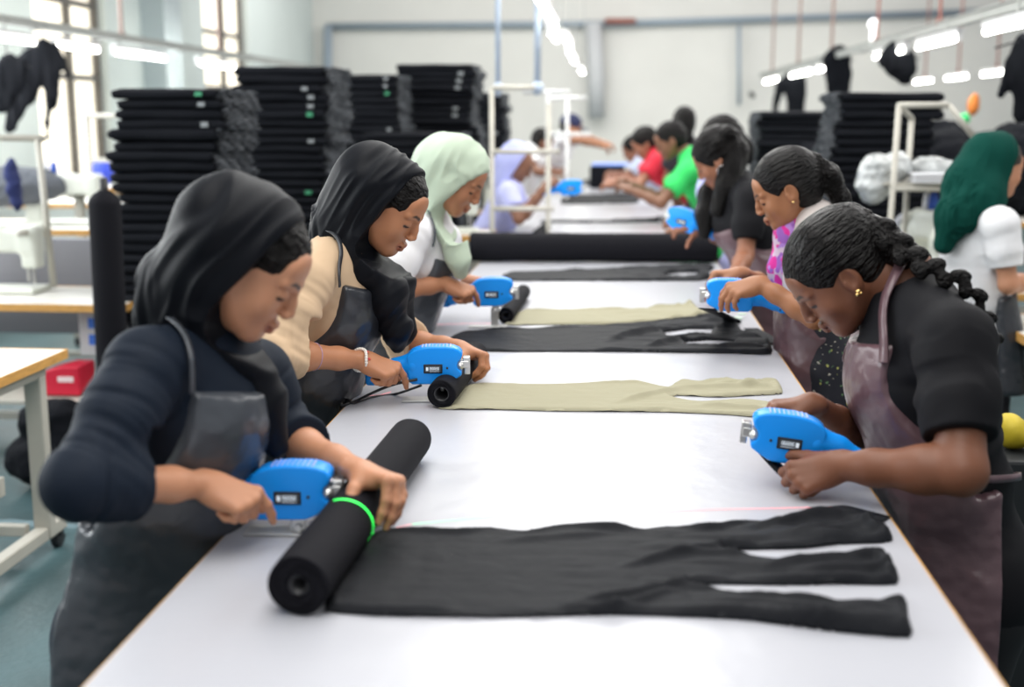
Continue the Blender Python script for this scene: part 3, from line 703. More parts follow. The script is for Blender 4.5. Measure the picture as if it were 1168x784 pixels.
roll('cloth_roll', A(-.45, 6.9, .932), A(-.42, 7.5, .932), .030, .012, M_roll, 'short black roll end beyond the large roll by the far sewing machine')
p0 = J(107, 217, 4.9); zt = p0[2]; roll('cloth_roll', A(-2.115, 4.92, .01), A(-2.09, 4.90, zt), .066, .018, M_roll, 'tall black cloth roll standing upright beside the stacked garments', stub=.05)
# ------------------------------------------------------------------ blue hand-held cutters
M_blue = mat('bright_blue_plastic', (.006, .32, 1.0), .34, spec=.35)
M_lblue = mat('pale_blue_vent_plastic', (.32, .42, .85), .35)
M_silver = mat('brushed_silver', (.72, .72, .70), .28, .85, bump=.15, bscale=120)
M_screen = mat('lcd_backlight', (.05, .065, .08), .3, emit=.2)
M_digit = mat('lcd_digit', (.7, .78, .85), .3, emit=.35)
def cutter(name, loc, yaw, pitch, label, drop=.095, held=False, group='blue hand-held cutting tools', stand=True, roll_=0):
    r = empty(name, tuple(loc), label, 'cutting tool', None)
    r.rotation_euler = (math.radians(roll_), math.radians(pitch), math.radians(yaw)); k = 1/4400.
    out = [(470, 330), (490, 295), (530, 262), (580, 240), (650, 222), (740, 212), (900, 213), (980, 224), (1040, 248), (1070, 280), (1075, 315), (1062, 352), (1030, 385), (1020, 410), (1024, 445), (1040, 468), (1074, 490), (1066, 535), (1010, 570), (930, 612), (880, 628), (800, 630), (640, 632), (530, 632), (490, 600), (480, 500)]
    pts = [((x-620)*k, -(y-430)*k) for x, y in out]
    bm = bmesh.new(); prism(bm, pts, -.026, .026)
    o = bmobj('housing', bm, M_blue, r, True, .010, seg=4)
    S = SDF(); S.chain([A((90-620)*k, 0, -(560-430)*k), A((200-620)*k, 0, -(530-430)*k), A((350-620)*k, 0, -(460-430)*k), A((520-620)*k, 0, -(440-430)*k)], [.0165, .0165, .020, .034], .02, (0, 1, 0), .82)
    S.box(A((80-620)*k, 0, -(570-430)*k), (.014, .0145, .019), None, .006, .008)
    meshobj_ = poly(S, 'handle', .003, M_blue, None); meshobj_.parent = r
    for sy in (-1, 1):
        bm = bmesh.new(); bx(bm, ((758-620)*k, sy*.0268, -(455-430)*k), (205*k, .0035, 100*k)); b_ = bmobj('display', bm, M_dark, r, bevel=.002); b_.parent = r
        bm = bmesh.new(); bx(bm, ((758-620)*k, sy*.0288, -(455-430)*k), (165*k, .0012, 66*k)); s_ = bmobj('lit_panel', bm, M_screen, b_)
        bm = bmesh.new(); x0 = (688-620)*k
        bx(bm, (x0+.0015, sy*.0296, -(455-430)*k), (.0058, .0006, .009))
        for q in range(5):
            xc = x0+.0095+q*.0048
            for dz in (-.0032, 0, .0032): bx(bm, (xc, sy*.0296, -(450-430)*k+dz), (.0032, .0006, .0009))
            for dx in (-.0016, .0016): bx(bm, (xc+dx, sy*.0296, -(450-430)*k), (.0008, .0006, .0068))
        bx(bm, (x0+.019, sy*.0296, -(482-430)*k), (.024, .0006, .0008))
        bmobj('digits', bm, M_digit, b_)
        for (sx, sz) in ((912, 447), (130, 606)):
            bm = bmesh.new(); yy = .026 if sx > 500 else .0145
            cyl(bm, ((sx-620)*k, sy*(yy-.004), -(sz-430)*k), ((sx-620)*k, sy*(yy+.0012), -(sz-430)*k), .0028, seg=14); bmobj('screw_hole', bm, M_dark, r, True)
    bm = bmesh.new()
    for q in range(9):
        x = (640+q*38-620)*k; bx(bm, (x, 0, -(222-430)*k-.0005 if q else -.0005-(228-430)*k), (.0042, .040, .006))
    bmobj('vent_ribs', bm, M_lblue, r, bevel=.0015)
    # silver nose: bracket, knob and guard plate
    bm = bmesh.new(); bx(bm, ((1080-620)*k, 0, -(420-430)*k), (.030, .030, .018)); bx(bm, ((1120-620)*k, 0, -(365-430)*k), (.018, .024, .012)); bx(bm, ((1128-620)*k, -.004, -(450-430)*k), (.014, .004, .040))
    n_ = bmobj('nose_bracket', bm, M_silver, r, bevel=.0025)
    bm = bmesh.new(); cyl(bm, ((1052-620)*k, -.023, -(430-430)*k), ((1052-620)*k, .023, -(430-430)*k), .0085, seg=20); cyl(bm, ((1052-620)*k, -.025, 0), ((1052-620)*k, .025, 0), .004, seg=12); bmobj('adjusting_knob', bm, M_silver, r, True)
    bm = bmesh.new(); bx(bm, ((905-620)*k, 0, -(636-430)*k), (.008, .02, .006)); bmobj('bolt', bm, M_silver, r)
    if stand:
        zb = -drop; bm = bmesh.new(); bx(bm, ((820-620)*k, 0, -.046-.010), (.024, .022, .022)); bx(bm, ((820-620)*k-.004, 0, (zb-.05)/2-.005), (.026, .010, -zb-.046))
        cyl(bm, ((820-620)*k, -.018, -.062), ((820-620)*k, .018, -.062), .007, seg=16); bmobj('foot_bracket', bm, M_silver, r, bevel=.002)
        bm = bmesh.new(); bx(bm, ((700-620)*k, 0, zb+.0022), (.13, .05, .0035)); bmobj('base_plate', bm, mat('pale_steel_plate', (.62, .62, .60), .4, .3), r, bevel=.001)
    return r

cutter('hand_cutter', A(-.574, 1.962, .975), 3, 0, 'blue hand-held cutter with lit display held by the woman in the navy top', drop=.074)
cutter('hand_cutter', J(480, 416, 2.96), 6, 0, 'blue hand-held cutter with lit display held by the woman in the beige top', drop=J(480, 416, 2.96)[2]-.901)
cutter('hand_cutter', J(550, 333, 4.05), 5, 0, 'blue hand-held cutter with lit display held by the woman in the mint scarf', drop=J(550, 333, 4.05)[2]-.901)
cutter('hand_cutter', J(919, 502, 2.30), 176, -6, 'blue hand-held cutter pointing left in the hands of the woman with the long braid', stand=False)
cutter('hand_cutter', J(846, 337, 3.62), 178, 0, 'blue hand-held cutter held by the woman with the yellow hair clip', stand=False)
cutter('hand_cutter', J(788, 253, 5.2), 150, -10, 'blurred blue hand-held cutter held by the woman with loose hair', stand=False)
# projected laser light on the roll and the table, built as glowing strips
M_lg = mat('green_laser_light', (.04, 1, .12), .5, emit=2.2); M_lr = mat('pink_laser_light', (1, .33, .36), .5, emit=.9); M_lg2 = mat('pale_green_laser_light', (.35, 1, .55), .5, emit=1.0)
def ribbon(name, pts, w, m, parent=None, lift=.0008):
    v = []; F = []; pts = [A(*p) for p in pts]
    for i, p in enumerate(pts):
        t = nz(pts[min(i+1, len(pts)-1)]-pts[max(i-1, 0)]); s_ = A(-t[1], t[0], 0) if abs(t[2]) < .7 else A(0, 1, 0); s_ = nz(s_); v += [p-s_*w/2, p+s_*w/2]
    for i in range(len(pts)-1): F.append((2*i, 2*i+1, 2*i+3, 2*i+2))
    return meshobj(name, v, F, m, parent)
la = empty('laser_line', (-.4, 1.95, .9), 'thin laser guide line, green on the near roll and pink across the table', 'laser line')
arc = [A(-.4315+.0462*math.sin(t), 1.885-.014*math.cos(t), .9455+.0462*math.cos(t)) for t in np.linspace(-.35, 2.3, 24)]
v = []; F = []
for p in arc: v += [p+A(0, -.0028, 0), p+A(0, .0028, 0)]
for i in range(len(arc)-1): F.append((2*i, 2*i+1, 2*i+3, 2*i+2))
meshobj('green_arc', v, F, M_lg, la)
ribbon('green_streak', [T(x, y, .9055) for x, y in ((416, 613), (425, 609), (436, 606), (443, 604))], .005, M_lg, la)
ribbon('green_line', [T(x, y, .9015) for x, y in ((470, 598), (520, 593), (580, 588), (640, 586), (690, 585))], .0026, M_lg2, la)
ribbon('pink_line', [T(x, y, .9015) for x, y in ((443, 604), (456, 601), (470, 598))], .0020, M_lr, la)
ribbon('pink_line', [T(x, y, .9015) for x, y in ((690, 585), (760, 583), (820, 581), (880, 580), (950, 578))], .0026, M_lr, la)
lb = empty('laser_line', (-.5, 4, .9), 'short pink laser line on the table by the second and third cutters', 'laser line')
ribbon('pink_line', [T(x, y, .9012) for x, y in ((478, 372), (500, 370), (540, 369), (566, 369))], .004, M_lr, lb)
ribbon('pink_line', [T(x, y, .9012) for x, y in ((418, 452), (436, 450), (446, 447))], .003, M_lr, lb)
# cloth strip under the right cutter
def strip(name, pts, w, m, label, th=.002):
    r = strap(None, [(*p, 0, 0, 1) for p in pts], m, r=th, w=w, name=name); return tag(r, label, 'fabric')
strip('cloth_strip', [J(868, 512, 2.32), J(900, 546, 2.27), J(935, 572, 2.24), T(965, 580, .905), T(1012, 592, .9035)], .030, M_felt, 'narrow black cloth strip trailing under the right-hand cutter to the table edge')
strip('cloth_strip', [J(806, 352, 3.6), T(838, 366, .906), T(866, 380, .9045), T(884, 392, .9045)], .05, M_felt, 'black cloth strip under the cutter of the woman with the yellow hair clip')
bm = bmesh.new(); bx(bm, T(838, 364, .9045)+A(0, 0, .004), (.05, .035, .004)); bx(bm, T(846, 362, .9045)+A(0, 0, .011), (.03, .02, .004)); tag(bmobj('paper_tag', bm, mat('green_white_card', (.5, .62, .52), .6), bevel=.001), 'small pale green card lying by the hand of the woman with the yellow hair clip', 'card')
# cords from the second cutter
for (pts, lb_) in (([J(476, 433, 2.93), J(452, 438, 2.92), J(430, 446, 2.90), T(405, 458, .903), T(392, 463, .903), A(-.67, 2.88, .88), A(-.70, 2.86, .6)], 'thick black cord running from the second cutter over the table edge'),
                   ([J(480, 440, 2.93), T(450, 450, .902), T(425, 453, .902), T(404, 460, .903), A(-.668, 2.93, .88), A(-.69, 2.92, .6)], 'thinner black cord beside the thick one at the second cutter')):
    bm = bmesh.new(); tube(bm, spline(pts, 6), .0035 if 'thick ' in lb_ else .0022, 8); tag(bmobj('power_cord', bm, M_dark, smooth=True), lb_, 'cord')

# ------------------------------------------------------------------ the near workers
S_w1 = skinmat('warm_brown_skin')
def person(label, loc, group=None): return empty('person', (float(loc[0]), float(loc[1]), 0), label, 'person', group)
def bspec(**k):
    b = {kk: (np.asarray(v, float) if not np.isscalar(v) else v) for kk, v in k.items()}; b['fwd'] = nz(b['fwd']); return b
FIST = [(35, 35, 25), (72, 75, 40), (76, 78, 40), (80, 78, 40)]
def w1():
    H = Head((-.603, 1.975, 1.360), 0, -37, 1.5, 1.0)
    b = bspec(neck=J(232, 384, 2.0), chest=J(222, 468, 1.98), waist=J(188, 592, 1.98), pelvis=J(158, 715, 1.99), fwd=(.85, -.42, -.25),
              shR=J(168, 420, 1.84), shL=J(292, 428, 2.14), elR=J(92, 552, 1.66), elL=J(322, 500, 2.16), wrR=J(236, 553, 1.845), wrL=J(410, 538, 1.985), q=.97)
    r = person('woman in black headscarf, navy top and grey apron, nearest on the left side', b['pelvis'])
    hands = [dict(wr=b['wrR'], D=(.93, -.04, -.36), N=(.40, -.46, .79), thumb=-1, curls=[(48, 14, 8), (84, 60, 40), (88, 62, 40), (92, 62, 40)], q=.95, thumbdir=((.5, .6, -.4), (.2, .8, -.6), (.0, .8, -.6))),
             dict(wr=b['wrL'], D=J(452, 551, 1.945)-J(410, 538, 1.985), N=(.42, .1, .9), thumb=1, curls=[(74, 18, 10), (70, 24, 12), (64, 30, 16), (58, 34, 20)], q=1.0, spread=2, thumbdir=((.6, .35, -.40), (.50, .30, -.65), (.45, .2, -.75)))]
    body(r, b, H, (.56, .265, .15), hands, S_w1)
    w = H.w
    top(r, b, M_navy, 1.42, 1.30, g=.014, name='long_sleeved_top', zones=[(b['shR'], b['elR'], 11, .0042, .10), (b['elR'], b['elR']+(b['wrR']-b['elR'])*.4, 6, .004, .08), (b['shL'], b['elL'], 7, .004, .09), (b['chest'], b['waist'], 4, .003, .2)])
    trousers(r, b, M_trous)
    apron(r, b, M_gapron, wtop=.105, htop=.285, hem=.50, g=.024, fb=.01, wwaist=.17)
    sstrap(r, b, .022, [J(150, 572, 1.86), J(122, 582, 1.9), J(102, 592, 1.98), J(98, 596, 2.08)], M_gapron, w=.012)
    up = nz(b['chest']-b['waist']); Bt = frame(up, b['fwd']); wa = b['waist']
    def tp(s, f, u): return wa+Bt[0]*s+Bt[1]*f+Bt[2]*u
    sstrap(r, b, .020, [J(229, 452, 1.83), J(224, 425, 1.83), J(212, 392, 1.85), J(196, 368, 1.9), J(185, 362, 1.97)], M_gapron, w=.012)
    hair_cap(r, H, .008, cut=((0, .104, -.048), (.090, .090, .104)), amp=.004)
    hijab(r, H, M_scarf, [
        ([w(0, -.05, .02), J(212, 335, 2.0), J(176, 368, 1.99)], [.10, .075, .030]),
        ([w(0, -.01, -.06), J(246, 378, 2.0), J(236, 400, 2.0)], [.085, .088, .085]),
        ([w(.0, .0, -.10), J(282, 408, 2.0), J(302, 452, 2.0), J(315, 510, 2.0)], [.050, .036, .028, .022], .03),
        ([J(262, 395, 1.97), J(285, 430, 1.99)], [.040, .020], .03)], post=[([w(0, -.02, -.11), w(0, .015, -.155)], [.060, .045], .03)], tilt=-6, y0=.022, amp=.0062, fr=30)
def w2():
    H = Head((-.560, 2.985, 1.388), -10, -35.5, 1.6, 1.0)
    b = bspec(neck=J(392, 272, 2.99), chest=J(382, 345, 2.98), waist=J(352, 432, 2.98), pelvis=J(322, 515, 2.99), fwd=(.90, -.3, -.25),
              shR=J(350, 322, 2.80), shL=J(428, 322, 3.18), elR=J(314, 404, 2.68), elL=J(462, 392, 3.28), wrR=J(415, 411, 2.875), wrL=J(524, 397, 3.20), q=.97)
    r = person('woman in black headscarf, beige top and charcoal apron wearing a beaded bracelet', b['pelvis'])
    hands = [dict(wr=b['wrR'], D=(.93, -.04, -.36), N=(.40, -.46, .79), thumb=-1, curls=[(48, 14, 8), (84, 60, 40), (88, 62, 40), (92, 62, 40)], q=.97, thumbdir=((.5, .6, -.4), (.2, .8, -.6), (.0, .8, -.6))),
             dict(wr=b['wrL'], D=(.85, -.35, -.2), N=(.5, .1, .85), thumb=1, curls=[(66, 45, 20), (64, 46, 22), (60, 48, 25), (56, 50, 25)], q=.98, spread=2, thumbdir=((.7, .5, -.3), (.4, .6, -.6), (.4, .5, -.7)))]
    body(r, b, H, (.46, .20, .10), hands, S_w1)
    w = H.w
    top(r, b, M_beige, 1.24, 1.24, g=.014, name='beige_top', zones=[(b['shR'], b['elR'], 7, .0045, .09), (b['elR'], b['elR']+(b['wrR']-b['elR'])*.35, 4, .004, .08), (b['shL'], b['elL'], 6, .004, .09), (b['chest'], b['waist'], 5, .003, .2)])
    trousers(r, b, mat('lilac_trouser_cloth', (.35, .33, .42), .85))
    apron(r, b, M_capron, wtop=.115, htop=.29, hem=.50, g=.024, fb=-.05, wwaist=.16)
    up = nz(b['chest']-b['waist']); Bt = frame(up, b['fwd']); wa = b['waist']
    def tp(s, f, u): return wa+Bt[0]*s+Bt[1]*f+Bt[2]*u
    sstrap(r, b, .020, [J(406, 330, 2.8), J(404, 312, 2.8), J(398, 293, 2.83), J(388, 279, 2.88), J(374, 276, 2.95)], M_capron, w=.010)
    hair_cap(r, H, .009, cut=((0, .106, -.050), (.090, .090, .104)), amp=.0028)
    hijab(r, H, M_scarf, [
        ([w(0, -.06, .01), J(384, 272, 3.0), J(362, 292, 3.0)], [.10, .075, .024]),
        ([w(0, -.01, -.06), J(415, 285, 2.98), J(412, 300, 2.96)], [.085, .080, .075]),
        ([w(.02, .0, -.09), J(432, 302, 2.95), J(444, 338, 2.94), J(450, 372, 2.97), J(454, 392, 3.0)], [.052, .044, .040, .036, .022], .03),
        ([w(0, .0, -.115), J(452, 318, 3.02), J(458, 380, 3.06)], [.04, .042, .036], .03)], post=[([w(0, -.02, -.11), w(0, .015, -.155), w(.01, .02, -.20)], [.062, .048, .04], .03)], tilt=-4, y0=.026, amp=.0062, fr=40)
    # bracelets on the right wrist
    d = nz(b['wrR']-b['elR']); Bf = frame(d, (0, -1, .3)); c = b['wrR']-d*.012
    bm = bmesh.new()
    for k in range(26):
        a = 2*math.pi*k/26; sph(bm, c+(Bf[0]*math.cos(a)+Bf[1]*math.sin(a))*.0265+d*.003*math.sin(3*a), .0044, seg=8)
    o = bmobj('bead_bracelet', bm, mat('white_beads', (.85, .80, .74), .3), r, True, local=False); o['label'] = 'white bead bracelet'
    bm = bmesh.new()
    for k in range(0, 26, 3):
        a = 2*math.pi*(k+.5)/26; sph(bm, c+d*.007+(Bf[0]*math.cos(a)+Bf[1]*math.sin(a))*.0265, .0036, seg=8)
    bmobj('bead_bracelet', bm, mat('red_beads', (.6, .06, .05), .3), r, True, local=False)['label'] = 'row of small red beads'
    c = b['elR']+(b['wrR']-b['elR'])*.42; bm = bmesh.new()
    tube(bm, [c+(Bf[0]*math.cos(a)+Bf[1]*math.sin(a))*.0325 for a in np.linspace(0, 2*math.pi, 28)[:-1]], .0012, 6, True)
    bmobj('thread_band', bm, mat('lilac_thread', (.45, .30, .45), .7), r, True, local=False)
def w3():
    H = Head((-.511, 3.907, 1.411), -8.7, -35, .6, 1.0)
    b = bspec(neck=J(484, 238, 3.95), chest=J(482, 292, 3.95), waist=J(456, 358, 3.95), pelvis=J(440, 420, 3.96), fwd=(.92, -.3, -.2),
              shR=J(472, 268, 3.78), shL=J(505, 275, 4.10), elR=J(440, 332, 3.70), elL=J(510, 325, 4.25), wrR=J(510, 324, 3.86), wrL=J(545, 322, 4.22), q=.95)
    r = person('woman in pale mint headscarf, white top and grey apron', b['pelvis'])
    hands = [dict(wr=b['wrR'], D=(.93, -.04, -.36), N=(.40, -.46, .79), thumb=-1, curls=[(48, 14, 8), (84, 60, 40), (88, 62, 40), (92, 62, 40)], q=.97, thumbdir=((.5, .6, -.4), (.2, .8, -.6), (.0, .8, -.6))),
             dict(wr=b['wrL'], D=(.8, 0, -.15), N=(.1, -.1, 1), thumb=1, curls=[(60, 60, 30)]*4, q=.8, spread=2)]
    body(r, b, H, (.43, .19, .10), hands, S_w1, hh=.0042, hf=.003)
    w = H.w
    top(r, b, M_white, .95, .95, g=.014, h=.006, name='white_top', zones=[(b['shR'], b['elR'], 5, .004, .09), (b['chest'], b['waist'], 4, .003, .2)])
    trousers(r, b, M_trous, h=.016)
    apron(r, b, M_gapron, wtop=.105, htop=.25, hem=.50, g=.024, fb=-.05, h=.007)
    up = nz(b['chest']-b['waist']); Bt = frame(up, b['fwd']); wa = b['waist']
    sstrap(r, b, .020, [J(500, 285, 3.75), J(502, 265, 3.75), J(497, 248, 3.78), J(488, 240, 3.85)], M_gapron, w=.010)
    hair_cap(r, H, .006, cut=((0, .106, -.050), (.090, .090, .108)), h=.004)
    hijab(r, H, M_mint, [
        ([w(0, -.05, .0), J(484, 240, 3.97), J(478, 262, 3.92)], [.10, .09, .05]),
        ([w(0, -.01, -.06), J(500, 245, 3.93), J(502, 262, 3.92)], [.085, .075, .060]),
        ([w(.0, .0, -.09), J(512, 254, 3.86), J(519, 275, 3.84), J(523, 296, 3.84), J(525, 310, 3.86)], [.055, .042, .036, .032, .024], .03)], post=[([w(0, -.02, -.11), w(0, .01, -.155)], [.060, .045], .03)], tilt=-20, y0=.050, amp=.0065, fr=30, h=.005)
def braid(root, pts, r0, r1, m, name='braid', n=None):
    P = spline(pts, 10); P = np.array(P); L = np.r_[0, np.cumsum(np.linalg.norm(np.diff(P, axis=0), axis=1))]; S = SDF(); step = r0*.80; n = int(L[-1]/step)
    for i in range(n):
        t = i*step; p = np.array([np.interp(t, L, P[:, q]) for q in range(3)]); p2 = np.array([np.interp(t+step*1.3, L, P[:, q]) for q in range(3)]); d = nz(p2-p+1e-6)
        B = frame(d, (0.1, -1, .2)); r = r0+(r1-r0)*i/n; sg = 1 if i % 2 else -1
        S.ell(p+B[0]*sg*r*.42, A(r*.72, r*.62, r*1.05), frame(nz(d+B[0]*sg*.75), (0.1, -1, .2)), .004)
    return poly(S, name, .003, m, root, disp=lambda v, n_: vnoise(v*A(90, 90, 90), 3)*.0012)
def r1():
    H = Head(J(954, 312, 2.50), 186, -46, -2, .99)
    b = bspec(neck=J(1030, 318, 2.50), chest=J(1052, 425, 2.46), waist=J(1078, 545, 2.45), pelvis=J(1098, 655, 2.45), fwd=(-1, -.06, -.35),
              shR=J(1020, 395, 2.72), shL=J(1088, 392, 2.26), elR=J(1010, 520, 2.75), elL=J(1098, 538, 2.12), wrR=J(925, 462, 2.40), wrL=J(956, 532, 2.22), q=1.16, armq=1.04)
    r = person('woman with long black braid, black T-shirt and mauve apron, nearest on the right', b['pelvis'])
    hands = [dict(wr=b['wrL'], D=(-.93, 0, -.32), N=(-.25, -.8, .52), thumb=1, curls=[(58, 70, 40), (66, 78, 40), (70, 80, 40), (74, 80, 40)], q=1.0, thumbdir=((.6, .7, -.3), (.5, .8, -.4), (.3, .8, -.5))),
             dict(wr=b['wrR'], D=(-.9, -.1, -.05), N=(-.1, .05, 1), thumb=-1, curls=[(50, 50, 25), (55, 52, 25), (60, 55, 25), (62, 55, 25)], q=.95, thumbdir=((.6, .7, -.4), (.3, .8, -.6), (.2, .8, -.7)))]
    body(r, b, H, (.20, .077, .040), hands, S_w1, full=.006, nose=1.12, lip=1.1, lipc=(.22, .09, .07), neck_r=.058)
    up = nz(b['neck']-b['waist']); Bt = frame(up, b['fwd']); nk = b['neck']
    top(r, b, M_blackT, .74, .74, g=.016, name='black_tshirt', zones=[(b['shL'], b['elL'], 4, .006, .12), (b['chest'], b['waist'], 5, .006, .25), (nk, b['chest'], 3, .003, .2)], neckcut=[(nk+Bt[1]*.03+up*.03, A(.118, .085, .055), Bt)])
    trousers(r, b, mat('black_trouser_cloth', (.008, .008, .01), .85))
    apron(r, b, M_mapron, wtop=.105, htop=.27, hem=.52, g=.026, fb=.0, wwaist=.17)
    sstrap(r, b, .024, [J(1112, 548, 2.25), J(1140, 545, 2.33), J(1154, 543, 2.45), J(1156, 543, 2.55)], M_mapron, w=.014)
    wa = b['waist']; Bq = frame(nz(b['chest']-wa), b['fwd'])
    def tp(s, f, u): return wa+Bq[0]*s+Bq[1]*f+Bq[2]*u
    sstrap(r, b, .024, [J(998, 414, 2.32), J(1002, 385, 2.34), J(1014, 350, 2.38), J(1028, 322, 2.42), J(1040, 312, 2.5)], M_mapron, w=.022)
    sstrap(r, b, .024, [J(972, 412, 2.52), J(978, 392, 2.55), J(990, 365, 2.60)], M_mapron, w=.018)
    w = H.w
    hair_cap(r, H, .012, cut=((0, .106, -.052), (.092, .108, .116)), extra=lambda S, q: (S.ell(A(0, -.075, .045)*q, A(.05, .045, .05)*q, None, .04), S.cap(A(.2, .004, -.012), A(-.2, .004, -.012), .024, .024, .01, 's')), amp=.0005)
    Sb = SDF(); add_torso(Sb, b, .020); add_arm(Sb, b, 'L', .02, t1=.7, k=.035)
    bp = [w(0, -.085, .065)]
    for q_ in (J(1006, 266, 2.46), J(1030, 286, 2.42), J(1058, 313, 2.38), J(1086, 342, 2.36), J(1108, 374, 2.36), J(1124, 404, 2.38)):
        if float(Sb.at(q_)) < .018: q_ = Sb.snap(q_, .018)[0]
        bp.append(q_)
    braid(r, bp, .030, .013, M_hair)
    S = SDF(); S.chain([w(0, -.085, .055), J(1004, 276, 2.48), J(1030, 290, 2.45), nk+up*.03-Bt[1]*.045], [.045, .038, .024, .018], .03); poly(S, 'nape_hair', .004, M_hair, r, disp=lambda v, n: vnoise(v*A(80, 80, 80), 3)*.0015)
    for k, cc in enumerate((w(-.088, .004, -.034),)):
        bm = bmesh.new(); sph(bm, cc, .0055, seg=12); sph(bm, cc+A(-.002, -.003, -.006), .004, seg=10); sph(bm, cc+A(.005, -.002, -.003), .003, seg=8)
        bmobj('earring', bm, mat('gold_metal', (.9, .62, .25), .2, 1), r, True, local=False)['label'] = 'small gold ear stud'
def r2():
    H = Head((.500, 3.70, 1.388), 178, -28, 2, .98)
    b = bspec(neck=J(930, 246, 3.70), chest=J(932, 305, 3.70), waist=J(932, 375, 3.70), pelvis=J(935, 440, 3.70), fwd=(-.95, -.12, -.22),
              shR=J(905, 282, 3.88), shL=J(938, 285, 3.52), elR=J(905, 338, 4.0), elL=J(930, 362, 3.45), wrR=J(845, 312, 3.72), wrL=J(865, 324, 3.52), q=.92)
    r = person('woman with tied-back hair, yellow hair clip and pink and lilac shawl', b['pelvis'])
    hands = [dict(wr=b['wrL'], D=(-.9, -.1, -.25), N=(-.4, -.55, .75), thumb=1, curls=[(50, 20, 12), (48, 24, 14), (52, 28, 16), (56, 34, 20)], q=.98, spread=4, thumbdir=((.5, .8, -.3), (.3, .8, -.6), (.2, .7, -.8))),
             dict(wr=b['wrR'], D=(-1, -.05, -.05), N=(-.1, .05, 1), thumb=-1, curls=[(60, 30, 15)]*4, q=.98, thumbdir=((.5, .8, -.3), (.3, .8, -.6), (.2, .7, -.8)))]
    body(r, b, H, (.34, .145, .068), hands, S_w1, hh=.0038, hf=.0026, lip=1.1)
    top(r, b, mat('cream_cotton', (.62, .56, .53), .8), .42, .42, g=.013, h=.006, name='short_sleeved_top')
    up = nz(b['neck']-b['waist']); Bt = frame(up, b['fwd']); nk = b['neck']
    # pink and lilac shawl hanging over the front
    S = SDF(); S.chain([nk+Bt[1]*.055+up*.01, nk+Bt[1]*.085-up*.05, nk+Bt[1]*.10-up*.15, nk+Bt[1]*.10-up*.25], [.026, .034, .040, .034], .03)
    o = poly(S, 'shawl', .005, M_floral, r, disp=lambda v, n: vnoise(v*A(60, 60, 8), 3)*.004)
    o['label'] = 'pink and lilac patterned shawl'
    # dark flowered skirt
    S = SDF(); pe = b['pelvis']; S.cap(pe+A(0, 0, .05), A(pe[0]+.02, pe[1], .35), .190, .215, .02, 'u', (1, 0, 0), .56); S.cap(pe+A(-.01, 0, .13), pe, .165, .19, .02, 'u', (1, 0, 0), .56)
    poly(S, 'flowered_skirt', .008, M_flowers, r, disp=lambda v, n: np.sin(np.arctan2(v[:, 1]-pe[1], v[:, 0]-pe[0])*14)*.008*np.clip((1.0-v[:, 2])*2, 0, 1))
    for sd in (1, -1):
        a = A(pe[0]+.05, pe[1]+.08*sd, .04); S = SDF(); S.cap(a, a+A(-.16, 0, 0), .04, .03); poly(S, 'shoe', .01, mat('black_shoe_rubber', (.02, .02, .022), .5), r)
    apron(r, b, M_mapron, wtop=.10, htop=.12, hem=.50, g=.030, fb=.035, h=.006, wwaist=.13)
    hair_cap(r, H, .010, cut=((0, .106, -.052), (.092, .106, .112)), extra=lambda S, q: S.cap(A(.2, .004, -.012), A(-.2, .004, -.012), .022, .022, .01, 's'), amp=.0006)
    w = H.w; S = SDF()
    for k in range(16):
        a = rng.normal(0, 1, 3)*A(.03, .014, .022); S.ell(w(0, -.115, -.018)+a, (.022, .020, .022), None, .004)
    S.chain([w(0, -.125, -.03), nk-Bt[1]*.075+up*.045, nk-Bt[1]*.10-up*.03, nk-Bt[1]*.115-up*.10], [.034, .028, .020, .010], .02)
    poly(S, 'ponytail', .0035, M_hair, r, disp=lambda v, n: vnoise(v*A(70, 70, 30), 3)*.005)
    bm = bmesh.new(); bx(bm, w(-.045, -.085, .065), (.010, .006, .016)); bmobj('hair_clip', bm, mat('yellow_plastic', (.75, .75, .06), .4), r, local=False, bevel=.002)
    bm = bmesh.new(); sph(bm, w(-.086, .004, -.034), .004, seg=10); bmobj('earring', bm, mat('gold_metal', (.9, .62, .25), .2, 1), r, True, local=False)
